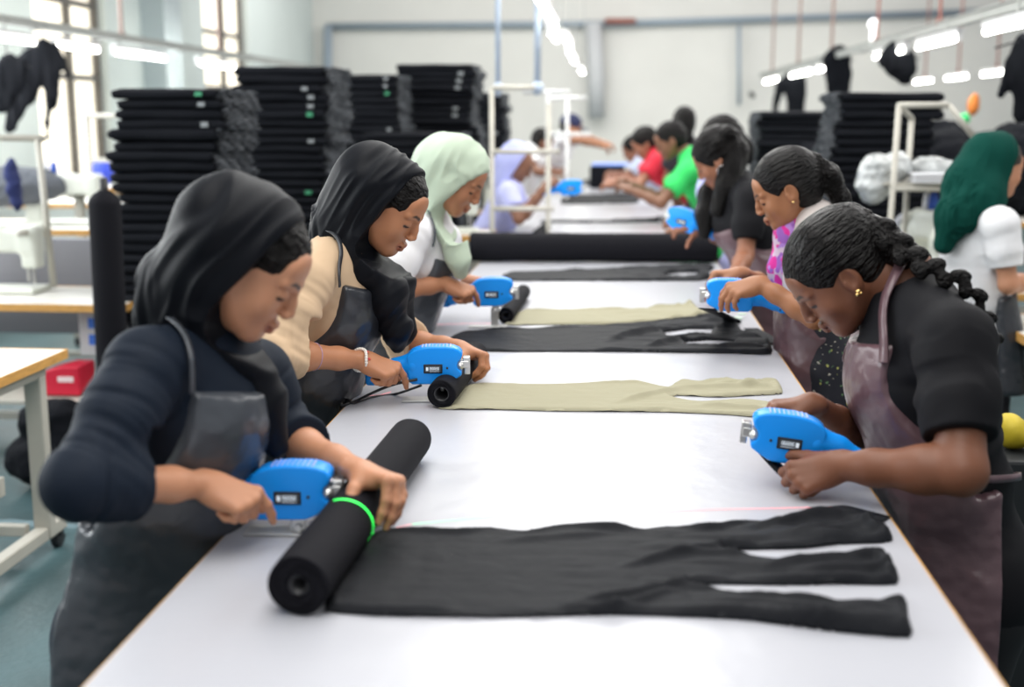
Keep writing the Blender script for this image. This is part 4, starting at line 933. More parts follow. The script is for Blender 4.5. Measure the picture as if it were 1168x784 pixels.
def r3():
    H = Head((.410, 5.08, 1.432), 168, -36, 1.8, 1.0)
    b = bspec(neck=J(838, 205, 5.08), chest=J(848, 250, 5.05), waist=J(872, 298, 5.05), pelvis=J(880, 345, 5.05), fwd=(-.92, -.30, -.2),
              shR=J(826, 228, 5.25), shL=J(856, 228, 4.88), elR=J(824, 272, 5.38), elL=J(850, 292, 4.82), wrR=J(803, 260, 5.2), wrL=J(836, 318, 4.62), q=.97)
    r = person('woman with loose black hair and hoop earring, in black T-shirt and mauve apron', b['pelvis'])
    hands = [dict(wr=b['wrR'], D=(-.97, .1, .08), N=(-.1, -.5, .85), thumb=-1, curls=[(25, 40, 20)]*4, q=1.0), dict(wr=b['wrL'], D=(-.7, -.6, -.2), N=(-.1, -.1, 1), thumb=1, curls=[(20, 25, 12)]*4, q=1.0)]
    body(r, b, H, (.28, .115, .062), hands, S_w1, hh=.0055, hf=.0045)
    top(r, b, M_blackT, .72, .72, g=.016, h=.007, name='black_tshirt')
    trousers(r, b, M_trous, h=.016)
    apron(r, b, M_mapron, wtop=.10, htop=.20, hem=.55, g=.026, fb=-.02, h=.007)
    w = H.w
    def ex(S, q):
        for k in range(20):
            a = rng.uniform(-1, 1, 3); S.ell(A(a[0]*.06, -.06+a[1]*.05, .015+a[2]*.05), (.035, .035, .03), None, .01)
    hair_cap(r, H, .014, cut=((0, .106, -.052), (.092, .100, .104)), extra=ex, h=.005, amp=.004)
    S = SDF(); S.chain([w(.05, -.04, -.02), J(812, 222, 5.15), J(806, 245, 5.12), J(802, 268, 5.1)], [.06, .05, .045, .025], .03); S.chain([w(-.02, -.07, -.02), J(830, 215, 5.0), J(818, 240, 4.98)], [.06, .05, .03], .03)
    poly(S, 'loose_hair', .006, M_hair, r, disp=lambda v, n: vnoise(v*A(50, 50, 10), 3)*.006)
    c = w(-.086, .004, -.055); bm = bmesh.new(); tube(bm, [c+A(math.cos(a)*.022, 0, math.sin(a)*.022) for a in np.linspace(0, 2*math.pi, 21)[:-1]], .0013, 6, True)
    bmobj('hoop_earring', bm, mat('silver_metal', (.8, .8, .8), .2, 1), r, True, local=False)
M_capron = mat('charcoal_leatherette', (.030, .033, .040), .28, bump=.3, bscale=260, bump2=.5, b2scale=11, spec=.6)
def pattern_mat(name, base, cols, scale, th):
    m = mat(name, base, .8); nt = m.node_tree; N = nt.nodes; Lk = nt.links; b = N['Principled BSDF']; tc = N.new('ShaderNodeTexCoord'); prev = None
    for i, c in enumerate(cols):
        nn = N.new('ShaderNodeTexNoise'); nn.inputs['Scale'].default_value = scale*(1+.2*i); nn.inputs['Detail'].default_value = 1
        mp = N.new('ShaderNodeMapping'); mp.inputs['Location'].default_value = (i*3.7, i*1.3, i*5.1); Lk.new(tc.outputs['Object'], mp.inputs[0]); Lk.new(mp.outputs[0], nn.inputs['Vector'])
        rp = N.new('ShaderNodeMapRange'); rp.inputs[1].default_value = th; rp.inputs[2].default_value = th+.02; Lk.new(nn.outputs[0], rp.inputs[0])
        mx = N.new('ShaderNodeMix'); mx.data_type = 'RGBA'; Lk.new(rp.outputs[0], mx.inputs[0]); mx.inputs[7].default_value = (*c, 1)
        if prev: Lk.new(prev, mx.inputs[6])
        else: mx.inputs[6].default_value = (*base, 1)
        prev = mx.outputs[2]
    Lk.new(prev, b.inputs['Base Color']); return m
M_floral = pattern_mat('pink_lilac_print', (.60, .02, .27), [(.38, .20, .55), (.55, .42, .52), (.28, .10, .42)], 20, .52)
M_flowers = pattern_mat('dark_flowered_print', (.012, .012, .02), [(.45, .45, .12), (.12, .22, .10), (.45, .42, .36)], 60, .70)
for fn_ in (w1, w2, w3, r1, r2, r3): fn_()

# ------------------------------------------------------------------ people farther off
def far_person(label, Y, head, yaw, pitch, neck, chest, waist, pelvis, sh, el, wr, shirt, hair='short', skin=(.20, .09, .05), fwd=None, hij=None, h=.011, cap=None, sc=1.0):
    H = Head(J(head[0], head[1], Y), yaw, pitch, 0, sc); a = math.radians(yaw)
    b = bspec(neck=J(*neck, Y), chest=J(*chest, Y), waist=J(*waist, Y), pelvis=J(*pelvis, Y), fwd=fwd or (math.cos(a), math.sin(a), -.15),
              shR=J(*sh[0]), shL=J(*sh[1]), elR=J(*el[0]), elL=J(*el[1]), wrR=J(*wr[0]), wrL=J(*wr[1]), q=.98)
    for kk, mg in (('waist', .14), ('pelvis', .17)):   # hips stay clear of the table edge
        if abs(b[kk][0]+.08) < .9: b[kk][0] = max(b[kk][0], BX1+mg) if b[kk][0] > -.08 else min(b[kk][0], BX0-mg)
    r = person(label, b['pelvis']); hands = []
    for sd, th in (('R', -1), ('L', 1)):
        D = nz(b['wr'+sd]-b['el'+sd]); hands.append(dict(wr=b['wr'+sd], D=D, N=(0, -.3, 1), thumb=th, curls=[(35, 40, 20)]*4))
    body(r, b, H, skin, hands, S_w1, hh=h*.75, hf=h*.6)
    top(r, b, shirt, .62, .62, g=.018, h=h, name='shirt'); trousers(r, b, M_trous, h=.02)
    if hair == 'short': hair_cap(r, H, .008, h=h*.6, cut=((0, .110, -.055), (.095, .095, .110)))
    if hair == 'long': hair_cap(r, H, .012, h=h*.6, extra=lambda S, q: S.chain([A(0, -.06, -.02), A(0, -.07, -.10), A(0, -.06, -.16)], [.06, .05, .03], .03))
    if hij is not None: hijab(r, H, hij, [([H.w(0, -.04, -.04), b['neck'], b['chest']*.6+b['neck']*.4], [.09, .09, .08])], h=h)
    if cap is not None:
        S = SDF(); S.ell(A(0, -.018, .045), A(.084, .105, .085), None, .01); S.box(A(0, 0, -.05), (.2, .2, .065), None, .005, .005, 's'); S.box(A(0, .105, .022), (.055, .05, .006), None, .004, .02)
        poly(S, 'cap', h*.6, cap, r, B=H.B, c=H.c)
    return r, b, H
M_greenT = mat('bright_green_jersey', (.03, .58, .12), .8); M_redT = mat('red_jersey', (.62, .015, .04), .8); M_lav = mat('lavender_cotton', (.46, .48, .80), .8); M_cap = mat('navy_cap_cloth', (.015, .02, .07), .8)
def crowd():
    far_person('man in bright green T-shirt leaning his forearms on the table', 8.0, (764, 160), 186, -28, (785, 176), (797, 204), (806, 245), (812, 282), ((784, 196, 8.25), (782, 198, 7.8)), ((750, 226, 8.2), (754, 232, 7.72)), ((720, 210, 8.05), (720, 217, 7.85)), M_greenT)
    far_person('worker in red T-shirt leaning over the table beyond the man in green', 9.6, (735, 163), 186, -35, (748, 173), (756, 193), (762, 225), (768, 250), ((745, 184, 9.8), (748, 186, 9.4)), ((728, 207, 9.75), (730, 210, 9.3)), ((703, 206, 9.6), (700, 210, 9.4)), M_redT, hair='long', skin=(.34, .15, .09))
    far_person('dark-haired worker in white and pale blue, farthest along the right side', 11.5, (722, 170), 190, -30, (731, 178), (736, 196), (742, 222), (748, 245), ((730, 186, 11.7), (732, 187, 11.3)), ((716, 200, 11.7), (717, 203, 11.3)), ((702, 198, 11.6), (700, 203, 11.4)), mat('pale_blue_cotton', (.55, .62, .80), .8), hair='long', skin=(.3, .13, .08))
    far_person('dark-haired person seen from behind, standing tallest past the man in green', 9.0, (780, 141), 95, -8, (782, 162), (784, 185), (787, 215), (789, 245), ((796, 172, 9.0), (768, 172, 9.0)), ((800, 205, 9.0), (762, 205, 9.0)), ((798, 225, 9.2), (770, 225, 9.2)), M_trous, hair='long')
    far_person('dark-haired worker in lavender shirt, partly hidden behind the woman with loose hair', 6.4, (822, 160), 186, -35, (830, 182), (822, 218), (820, 262), (828, 310), ((818, 200, 6.6), (822, 205, 6.2)), ((800, 252, 6.6), (806, 262, 6.15)), ((778, 250, 6.5), (782, 262, 6.2)), M_lav, hair='long', skin=(.25, .11, .06))
    far_person('person in pale lavender headscarf sitting at the far left sewing machine', 7.6, (590, 186), 0, -35, (580, 208), (578, 235), (574, 270), (570, 300), ((580, 222, 7.4), (585, 222, 7.8)), ((592, 250, 7.3), (600, 245, 7.9)), ((618, 218, 7.35), (622, 214, 7.6)), M_lav, hair=None, hij=mat('lavender_scarf_cloth', (.42, .45, .78), .8), skin=(.22, .1, .06))
    far_person('dark-haired person in white top at the left behind the row of machines', 11.0, (619, 162), 10, -30, (607, 168), (602, 185), (598, 212), (596, 235), ((602, 176, 10.8), (606, 176, 11.2)), ((612, 196, 10.7), (614, 194, 11.2)), ((632, 198, 10.8), (634, 194, 11.2)), M_white, skin=(.22, .1, .06))
    far_person('worker in navy cap and white shirt stretching an arm over the table', 11.4, (652, 146), 0, -15, (642, 156), (637, 174), (634, 200), (632, 222), ((640, 160, 11.2), (645, 160, 11.6)), ((662, 160, 11.0), (668, 158, 11.6)), ((684, 166, 11.1), (688, 163, 11.6)), M_white, cap=M_cap, skin=(.38, .18, .1))
def green_scarf():
    H = Head(J(1138, 190, 4.9), 22, -16, 2, .98)
    b = bspec(neck=J(1118, 228, 4.88), chest=J(1112, 272, 4.86), waist=J(1112, 335, 4.86), pelvis=J(1116, 385, 4.88), fwd=(.85, .5, -.1),
              shR=J(1142, 258, 4.68), shL=J(1105, 255, 5.1), elR=J(1150, 325, 4.66), elL=J(1130, 325, 5.2), wrR=J(1192, 318, 4.85), wrL=J(1190, 322, 5.1), q=.98)
    r = person('woman in dark green headscarf and white T-shirt turned away to the right', b['pelvis'])
    hands = [dict(wr=b['wr'+sd], D=(.9, .3, -.1), N=(0, -.2, 1), thumb=th, curls=[(20, 25, 15)]*4) for sd, th in (('R', -1), ('L', 1))]
    body(r, b, H, (.50, .24, .14), hands, S_w1, hh=.0055, hf=.004)
    top(r, b, M_white, .70, .70, g=.018, h=.006, name='white_tshirt', zones=[(b['shR'], b['elR'], 4, .004, .1), (b['chest'], b['waist'], 4, .004, .2)])
    apron(r, b, M_capron, wtop=.10, htop=.04, hem=.55, g=.026, fb=-.06, h=.008); trousers(r, b, M_trous, h=.014)
    hair_cap(r, H, .008, cut=((0, .106, -.050), (.090, .096, .104)), extra=lambda S, q: S.cap(A(.2, .004, -.012), A(-.2, .004, -.012), .020, .020, .01, 's'), h=.004, m=mat('brown_hair', (.045, .025, .015), .4, bump=.5, bscale=16, stretch=(26, 2.2, 22)))
    w = H.w
    hijab(r, H, M_dgreen, [([w(0, -.06, .01), J(1105, 210, 4.85), J(1090, 245, 4.78), J(1076, 280, 4.78)], [.10, .088, .062, .034], .05), ([w(0, -.04, -.06), J(1122, 226, 4.8), J(1100, 250, 4.78)], [.08, .075, .050], .05)], y0=-.002, tilt=-8, amp=.004, fr=26, h=.005, zlo=-.125)
# ------------------------------------------------------------------ stacks of folded garments
M_fold = mat('black_folded_cloth', (.007, .008, .011), .85, bump=.3, bscale=500, spec=.12); M_foldg = mat('charcoal_cloth_edge', (.040, .046, .055), .85, bump=.3, bscale=500)
M_tagc = mat('grey_size_label', (.25, .27, .28), .6); M_tagg = mat('green_size_label', (.05, .30, .15), .6)
def garment_mesh(seed, label_x=.17, tagm=M_tagc):
    rg = np.random.default_rng(seed); nx, n = 26, 28; hx, hy, hz = .245, .28, .026; v = []; F = []
    for i in range(nx+1):
        x = -hx+2*hx*i/nx; e = 1-max(0, abs(x)/hx-.95)*4
        for k in range(n):
            a = 2*math.pi*k/n; cy, cz = math.cos(a), math.sin(a); yy = math.copysign(abs(cy)**.30, cy)*hy; zz = math.copysign(abs(cz)**.38, cz)*hz*e
            nn = vnoise(A(x*9+seed*5, yy*5, zz*30)[None], seed)[0]; n2 = vnoise(A(x*4, seed*3., yy*30)[None], seed+9)[0]
            ruff = .012*vnoise(A(seed*2., yy*38, zz*60)[None], seed+4)[0] if i in (0, nx) else 0
            v.append((x+ruff, yy+nn*.008-(.004 if abs(zz) < .008 else 0), zz+n2*.0035+hz+nn*.002))
    for i in range(nx):
        for k in range(n): F.append((i*n+k, i*n+(k+1) % n, (i+1)*n+(k+1) % n, (i+1)*n+k))
    me_v = len(v)
    F2 = [tuple(range(n))[::-1], tuple(nx*n+k for k in range(n))]
    return v, F+F2, nx, n
protos = []
def make_proto(seed):
    v, F, nx, n = garment_mesh(seed); root = meshobj('folded_garment', v, F, M_fold)
    me = root.data
    # ruffled sleeve ends along the right side, in washed charcoal
    S_v = []; S_F = []; rg = np.random.default_rng(seed+50); m = 44
    for j in range(3):
        for i in range(m+1):
            y = -.275+.55*i/m; z0 = .006+j*.016; dx = .012*math.sin(i*.55+j*2+seed)+.006*math.sin(i*1.31+seed*3)+.002*rg.standard_normal(); zz = .0050*math.sin(i*.42+j+seed*2)
            S_v += [(.225, y, z0+zz*.3), (.246+dx*.5, y, z0+.010+zz), (.256+dx, y+.003, z0+.004+zz), (.246+dx*.6, y, z0-.003+zz), (.225, y, z0-.001)]
        base = j*(m+1)*5
        for i in range(m):
            for k in range(5): a = base+i*5+k; c = base+i*5+(k+1) % 5; S_F.append((a, c, c+5, a+5))
    e = meshobj('cuff_edge', S_v, S_F, M_foldg, root, local=True); e['label'] = 'charcoal crumpled edge'
    ch = [e]
    if seed in (0, 3, 4, 6):
        bm = bmesh.new(); bx(bm, (.155+.01*(seed % 3), -.289, .026), (.034, .003, .020)); ch.append(bmobj('size_label', bm, M_tagg if seed == 4 else M_tagc, root, bevel=.001))
    root.hide_render = False; return root, ch
ORD = ['topmost']+['%s from the top' % w_ for w_ in 'second third fourth fifth sixth seventh eighth ninth tenth eleventh twelfth thirteenth fourteenth fifteenth sixteenth seventeenth eighteenth nineteenth twentieth'.split()]
for t_ in ('twenty', 'thirty', 'forty'): ORD += ['%s-%s from the top' % (t_, w_) for w_ in 'first second third fourth fifth sixth seventh eighth ninth'.split()]+[{'twenty': 'thirtieth', 'thirty': 'fortieth', 'forty': 'fiftieth'}[t_]+' from the top']
def stack(x, y, z0, z1, label, group, seed, step=.047, sy=1.0, sx=1.0, cols=True, rz=0, flip=False):
    rg = np.random.default_rng(seed); z = z0; i = 0; tot = int(math.ceil((z1-.02-z0)/step-1e-9))
    while z < z1-.02:
        pr = protos[rg.integers(0, len(protos))]; root, ch = pr
        if not root.get('placed'):
            r = root; r['placed'] = 1; cs = ch
        else:
            r = root.copy(); COL.objects.link(r); cs = []
            for c_ in ch: q = c_.copy(); COL.objects.link(q); q.parent = r; cs.append(q)
        blk = .035*vnoise(A(i*.22, seed, 0)[None], 3)[0]
        r.location = (x+blk+rg.normal(0, .009), y+rg.normal(0, .008), z); r.scale = (sx*(1+rg.normal(0, .02)), sy*(1+rg.normal(0, .015)), step/.050*(1+.12*abs(rg.normal())))
        r.rotation_euler = (0, 0, rz+rg.normal(0, .018)+(math.pi if flip else 0)); tag(r, 'folded black garment, %s in the %s' % (ORD[tot-1-i], label), 'garment', group); z += step; i += 1
def stacks():
    for s_ in range(9): protos.append(make_proto(s_))
    # low pallets carry them
    def pallet(x, y, lb):
        bm = bmesh.new()
        for k in range(5): bx(bm, (x-.24+.12*k, y, .11), (.09, .66, .02))
        for k in (-1, 0, 1): bx(bm, (x, y+.28*k, .05), (.56, .08, .10))
        tag(bmobj('pallet', bm, mat('raw_pallet_wood', (.35, .24, .14), .8, var=.2)), lb, 'pallet')
    L = [(-2.055, 5.80, .12, J(180, 106, 5.6)[2], 'stack behind the standing roll', 1, 1.0, 1.05),
         (-1.86, 7.05, .12, J(310, 74, 6.8)[2]+.0, 'highest left stack', 2, 1.02, 1.05),
         (-1.63, 8.35, .12, J(400, 88, 8.2)[2], 'half-hidden stack right of the highest', 3, .8, .9),
         (-1.30, 8.05, .12, J(440, 152, 7.7)[2], 'low stack above the mint scarf', 4, 1.25, .9),
         (-1.28, 8.95, .12, J(460, 77, 8.7)[2], 'tall stack behind the low one', 5, 1.1, .95),
         (-1.12, 10.1, .12, J(545, 106, 10.1)[2], 'narrow stack beside the pale rack', 6, .9, .9)]
    for x, y, z0, z1, nm, sd, sx, sy in L:
        pallet(x, y, 'wooden pallet under the '+nm); stack(x, y, z0, z1, nm, 'garments in the '+nm, sd, sx=sx, sy=sy)
    for x, y, z1, nm, sd, sx in [(1.42, 7.0, J(960, 108, 6.8)[2], 'tall stack on the right', 11, 1.05), (1.15, 8.6, J(885, 130, 8.4)[2], 'lower stack on the right', 12, 1.0)]:
        pallet(x, y, 'wooden pallet under the '+nm); stack(x, y, .12, z1, nm, 'garments in the '+nm, sd, sx=sx, flip=True)
# ------------------------------------------------------------------ lamps, rails, rods, hung garments
def hang_z(x): return x
NR = ['nearest', 'second nearest', 'third nearest', 'fourth nearest', 'fifth nearest', 'sixth nearest', 'farthest']
def lamp(x, y0, y1, z, label, group, rail_z=None):
    r = empty('tube_lamp', (x, (y0+y1)/2, z), label, 'lamp', group); L = y1-y0
    bm = bmesh.new(); bx(bm, (0, 0, .045), (.05, L, .035)); bmobj('batten', bm, mat('white_lamp_batten', (.8, .8, .8), .4), r, bevel=.004)
    bm = bmesh.new(); cyl(bm, (0, -L/2+.03, 0), (0, L/2-.03, 0), .017, seg=16); bmobj('glass_tube', bm, M_glow, r, True)
    for s_ in (-1, 1): bm = bmesh.new(); bx(bm, (0, s_*(L/2-.015), .012), (.03, .03, .07)); bmobj('end_socket', bm, mat('white_lamp_batten'), r, bevel=.003)
def rods(X, ys, z0, z1, label, group, m, r_=.010):
    for k, y in enumerate(ys):
        bm = bmesh.new(); cyl(bm, (X, y, z0), (X, y, z1), r_, seg=10); bx(bm, (X, y, z0+.01), (.05, .05, .04)); tag(bmobj('hanging_rod', bm, m, smooth=False), NR[k]+' '+label, 'rod', group)
def hung(name, pts_fn, label, m=None, h=.010, sleeves=True, X=0, Y=0, Z=0, w=.42, ln=.55, rz=0, spread=.16, seed=0, trous=False):
    """a garment hanging from a rail: body sheet, two limp sleeves, and a hanger"""
    S = SDF(); c, s_ = math.cos(rz), math.sin(rz)
    def P_(x, y, z): return A(X+x*c-y*s_, Y+x*s_+y*c, Z+z)
    ax = A(-s_, c, 0)
    r = empty(name, tuple(P_(0, 0, 0)), label, 'garment', None)
    if trous:
        for sg in (-1, 1): S.chain([P_(sg*w*.18, 0, -.03), P_(sg*w*.24, 0, -ln*.5), P_(sg*w*.30, .01, -ln)], [w*.24, w*.19, w*.15], .03, ax, .2)
    else:
        S.box(P_(0, 0, -ln*.5-.05), (w*.36, .022, ln*.5), np.array([[c, s_, 0], [-s_, c, 0], [0, 0, 1]]), .02, .02)
        for sg in (-1, 1):
            S.chain([P_(sg*w*.28, 0, -.09), P_(sg*(w*.45+spread*.3), 0, -.22), P_(sg*(w*.5+spread*.6), .01, -ln*.95)], [.075, .06, .040], .03, ax, .4)
        S.ell(P_(0, -.01, -.04), (.07, .03, .05), None, .01, 's')
    poly(S, 'cloth', h, m or M_fold, r, disp=lambda v, n: vnoise(v*A(26, 26, 6)+seed, 3)*.010)
    bm = bmesh.new(); tube(bm, [P_(0, 0, .06), P_(.02, 0, .09), P_(0, 0, .11), P_(-.02, 0, .09)], .003, 6); tube(bm, [P_(-w*.3, 0, -.06), P_(0, 0, .02), P_(w*.3, 0, -.06)], .004, 6); cyl(bm, P_(0, 0, .01), P_(0, 0, .06), .003, seg=6)
    bmobj('hanger', bm, M_dark, r, True, local=False)
    return r
def overhead():
    for nm, X, Z, y0, y1 in (('ceiling-hung steel rail over the right-hand sewing row', 2.22, 2.20, 5.2, 19.8), ('ceiling-hung steel rail along the left window wall', -4.2, 2.24, 6.8, 19.0)):
        bm = bmesh.new(); bx(bm, (X, (y0+y1)/2, Z), (.045, y1-y0, .05)); bx(bm, (X, (y0+y1)/2, Z+.035), (.07, y1-y0, .012))
        for y in np.arange(y0+.5, y1, 1.5): bx(bm, (X, y, Z), (.06, .05, .075))
        tag(bmobj('lamp_rail', bm, M_steel, bevel=.004), nm, 'rail')
    for k, (a, b_) in enumerate([(6.7, 7.9), (8.45, 9.6), (9.95, 11.15), (13.2, 14.3), (14.6, 16.9), (17.6, 19.2)]): lamp(2.22, a, b_, 2.10, NR[k]+' glowing tube lamp under the right-hand steel rail', 'tube lamps under the right rail')
    for k, (a, b_) in enumerate([(7.7, 8.8), (9.1, 9.9), (10.2, 11.4), (12.3, 13.5)]): lamp(-4.2, a, b_, 2.12, NR[k]+' glowing tube lamp under the left window-side rail', 'tube lamps under the left rail')
    for k, (a, b_, x) in enumerate([(6.1, 7.3, -.42), (7.4, 8.6, -.43), (9.0, 10.2, -.50), (9.9, 11.1, -.42), (11.6, 12.8, -.47), (13.2, 14.4, -.49), (16.4, 17.9, -.50)]): lamp(x, a, b_, 2.20, NR[k]+' glowing tube lamp in the receding row above the left side of the table', 'tube lamps above the table')
    for k, (a, b_) in enumerate([(14.9, 16.0), (16.6, 17.7), (18.4, 19.5)]): lamp(4.5, a, b_, 2.10, NR[k]+' distant glowing tube lamp far right beyond the rail', 'distant tube lamps at the right')
    rods(2.22, [6.6, 9.0, 11.1], 2.23, 4.4, 'rust-red rod holding up the right-hand rail', 'rods over the right rail', M_red, .011)
    rods(2.22, [13.4, 15.8, 18.4], 2.23, 4.4, 'thin brown rod holding up the far end of the right rail', 'thin rods over the right rail', mat('brown_rod', (.30, .2, .17), .6), .016)
    rods(-4.2, [8.05, 10.4, 13.0], 2.27, 4.4, 'brown rod with white sleeve holding up the left rail', 'rods over the left rail', mat('brown_rod'), .016)
    rods(-.47, [6.7, 8.0, 9.6, 10.5, 12.2, 13.8, 17.2], 2.24, 4.4, 'thin pale wire holding a tube lamp above the table', 'lamp wires above the table', M_steel, .006)
    rods(4.5, [15.4, 17.1, 18.9], 2.16, 4.4, 'thin red rod holding a distant lamp at the right', 'rods of the distant lamps', M_red, .012)
    def hang(label, X, Zr, pieces, hk, h=.012, seed=0):
        """a limp garment on a hanger hooked over the rail; pieces: px outlines of its lobes and their half-widths"""
        S = SDF(); Yh = JX(hk[0], hk[1], X)[1]
        for pts, rs in pieces: S.chain([J(x, y, Yh+.02*i) for i, (x, y) in enumerate(pts)], rs, .04, (0, 1, 0), .35)
        r = empty('hung_garment', (X, Yh, Zr), label, 'garment')
        poly(S, 'cloth', h, M_fold, r, disp=lambda v, n: vnoise(v*A(24, 24, 7)+seed, 3)*.014)
        bm = bmesh.new(); t = J(hk[0], hk[1], Yh); tube(bm, [(X, Yh, Zr+.03), (X+.03, Yh, Zr), (X, Yh, Zr-.02), (t[0], Yh, t[2])], .004, 6); tube(bm, [t+A(-.17, 0, -.05), t, t+A(.17, 0, -.05)], .006, 6); bmobj('hanger', bm, M_dark, r, True, local=False)
    hang('black long-sleeved top hanging from the left rail beside the window', -4.2, 2.24, [([(48, 52), (36, 78), (28, 105)], [.06, .12, .10]), ([(28, 100), (18, 122), (12, 145)], [.10, .07, .05]), ([(52, 52), (58, 80), (58, 120)], [.05, .07, .05]), ([(56, 115), (54, 140), (54, 160)], [.035, .022, .018]), ([(62, 54), (70, 68), (79, 88)], [.04, .025, .020])], (49, 48), seed=1)
    hang('second black garment hanging at the far left picture edge', -4.2, 2.24, [([(10, 72), (6, 90), (2, 112)], [.07, .13, .10]), ([(20, 75), (18, 95)], [.06, .05])], (8, 68), seed=2)
    hang('black garment hanging nearest to the middle of the right rail', 2.22, 2.20, [([(955, 68), (956, 84), (957, 100)], [.14, .13, .12]), ([(943, 70), (946, 84)], [.05, .03])], (955, 64), seed=3)
    hang('black ragged garment hanging from the right rail beside the lamp', 2.22, 2.20, [([(1022, 66), (1028, 76), (1032, 90)], [.13, .10, .05]), ([(1010, 66), (1018, 80)], [.05, .04]), ([(1040, 62), (1041, 82)], [.03, .03])], (1024, 60), seed=4)
    hang('black garment with a gap in it hanging above the lower right stack', 2.22, 2.20, [([(906, 92), (908, 108), (908, 124)], [.14, .13, .12]), ([(892, 96), (886, 112), (884, 126)], [.07, .05, .04])], (902, 90), seed=5)
    hang('small black garment hanging at the far end of the right rail', 1.98, 2.20, [([(846, 104), (836, 108), (834, 124)], [.05, .06, .05]), ([(848, 104), (857, 110), (858, 122)], [.06, .12, .10])], (848, 102), seed=6)
    hang('black long-sleeved top hanging at the right picture edge', 2.22, 2.20, [([(1167, 46), (1156, 72), (1142, 108)], [.05, .032, .026]), ([(1176, 55), (1174, 90), (1172, 125)], [.06, .10, .08])], (1172, 44), h=.009, seed=7)
    p = JX(996, 30, 2.22); bm = bmesh.new(); cyl(bm, p, (p[0], p[1], 2.2), .02, seg=16); sph(bm, p+A(0, 0, .02), .045, seg=14); tag(bmobj('hanging_bulb', bm, mat('white_bulb_glow', (1, 1, 1), .5, emit=1.5), smooth=True), 'small bright bulb hanging over the right rail', 'lamp')
# ------------------------------------------------------------------ sewing machines, tables, racks
M_mach = mat('cream_machine_paint', (.68, .70, .63), .35, var=.03); M_machg = mat('pale_green_machine_paint', (.55, .64, .58), .35); M_grey = mat('grey_plastic', (.30, .31, .34), .5)
def machine(loc, rz, label, sc=1.0):
    r = empty('sewing_machine', tuple(loc), label, 'sewing machine', rz=rz); r.scale = (sc,)*3
    bm = bmesh.new(); bx(bm, (0, 0, .012), (.48, .18, .024)); bmobj('bed', bm, M_mach, r, bevel=.006)
    S = SDF(); S.box((.17, 0, .12), (.055, .06, .12), None, .02, .03); S.box((-.02, 0, .235), (.22, .048, .055), None, .02, .03); S.box((-.205, 0, .205), (.038, .046, .095), None, .015, .03)
    S.box((.03, 0, .285), (.12, .04, .02), None, .012, .02); o = poly(S, 'arm', .006, M_mach, None, sm=2); o.parent = r
    bm = bmesh.new(); bx(bm, (-.205, -.048, .20), (.062, .006, .15)); bmobj('face_plate', bm, M_machg, r, bevel=.004)
    bm = bmesh.new(); cyl(bm, (.235, 0, .215), (.275, 0, .215), .058, seg=28); cyl(bm, (.275, 0, .215), (.285, 0, .215), .035, seg=24); bmobj('hand_wheel', bm, M_grey, r, True, .003)
    bm = bmesh.new(); cyl(bm, (-.205, 0, .12), (-.205, 0, .035), .005, seg=10); cyl(bm, (-.185, .01, .12), (-.185, .01, .05), .006, seg=10); bx(bm, (-.188, 0, .032), (.03, .02, .006)); cyl(bm, (-.205, 0, .035), (-.205, 0, .015), .0015, seg=8); bmobj('needle_bar', bm, M_silver, r)
    for k, x in enumerate((.05, .10)):
        bm = bmesh.new(); cyl(bm, (x, 0, .30), (x, 0, .40), .004, seg=8); cyl(bm, (x, 0, .305), (x, 0, .37), .022, .016, seg=18); bmobj('thread_spool', bm, mat('white_thread', (.85, .85, .85), .8) if k else mat('blue_thread', (.05, .12, .5), .8), r, True)
    bm = bmesh.new()
    for dz in (0, .02): cyl(bm, (-.12, -.05, .23+dz), (-.12, -.068, .23+dz), .010, seg=14)
    bmobj('tension_knob', bm, M_silver, r, True)
    bm = bmesh.new(); bx(bm, (.02, -.0495, .235), (.10, .003, .03)); bmobj('control_panel', bm, M_grey, r, bevel=.001)
    return r
def table(x0, x1, y0, y1, z, label, inset=.10, ly=0):
    cx, cy = (x0+x1)/2, (y0+y1)/2; r = empty('sewing_table', (cx, cy, 0), label, 'table'); w_, d_ = x1-x0, y1-y0
    bm = bmesh.new(); bx(bm, (0, 0, z-.018), (w_, d_, .030)); bmobj('tabletop', bm, mat('cream_laminate', (.76, .74, .68), .35), r, bevel=.003)
    for (c_, s_) in (((0, -d_/2-.003, z-.019), (w_+.012, .006, .036)), ((0, d_/2+.003, z-.019), (w_+.012, .006, .036)), ((-w_/2-.003, 0, z-.019), (.006, d_, .036)), ((w_/2+.003, 0, z-.019), (.006, d_, .036))):
        bm = bmesh.new(); bx(bm, c_, s_); bmobj('wood_edge', bm, M_edge, r, bevel=.002)
    for sx in (-1, 1):
        bm = bmesh.new(); xx = sx*(w_/2-inset)
        bx(bm, (xx, 0, z-.06), (.05, d_*.7, .04)); bmobj('leg_bracket', bm, M_lsteel, r, bevel=.004)
        bm = bmesh.new(); bx(bm, (xx, ly, (z-.06)/2+.03), (.065, .05, z-.14)); bmobj('leg', bm, M_lsteel, r, bevel=.006)
        bm = bmesh.new(); bx(bm, (xx, 0, .09), (.05, d_*.95, .05)); bmobj('foot_bar', bm, M_lsteel, r, bevel=.006)
        for sy in (-1, 1):
            bm = bmesh.new(); cyl(bm, (xx-.014, sy*d_*.42, .032), (xx+.014, sy*d_*.42, .032), .032, seg=18); bx(bm, (xx, sy*d_*.42, .055), (.04, .03, .02)); bmobj('caster', bm, M_dark, r, True, .002)
    bm = bmesh.new(); bx(bm, (0, 0, .32), (w_-.2, .04, .07)); bx(bm, (0, d_*.22, .11), (w_-.2, .04, .04)); bmobj('cross_rail', bm, M_lsteel, r, bevel=.004)
    return r
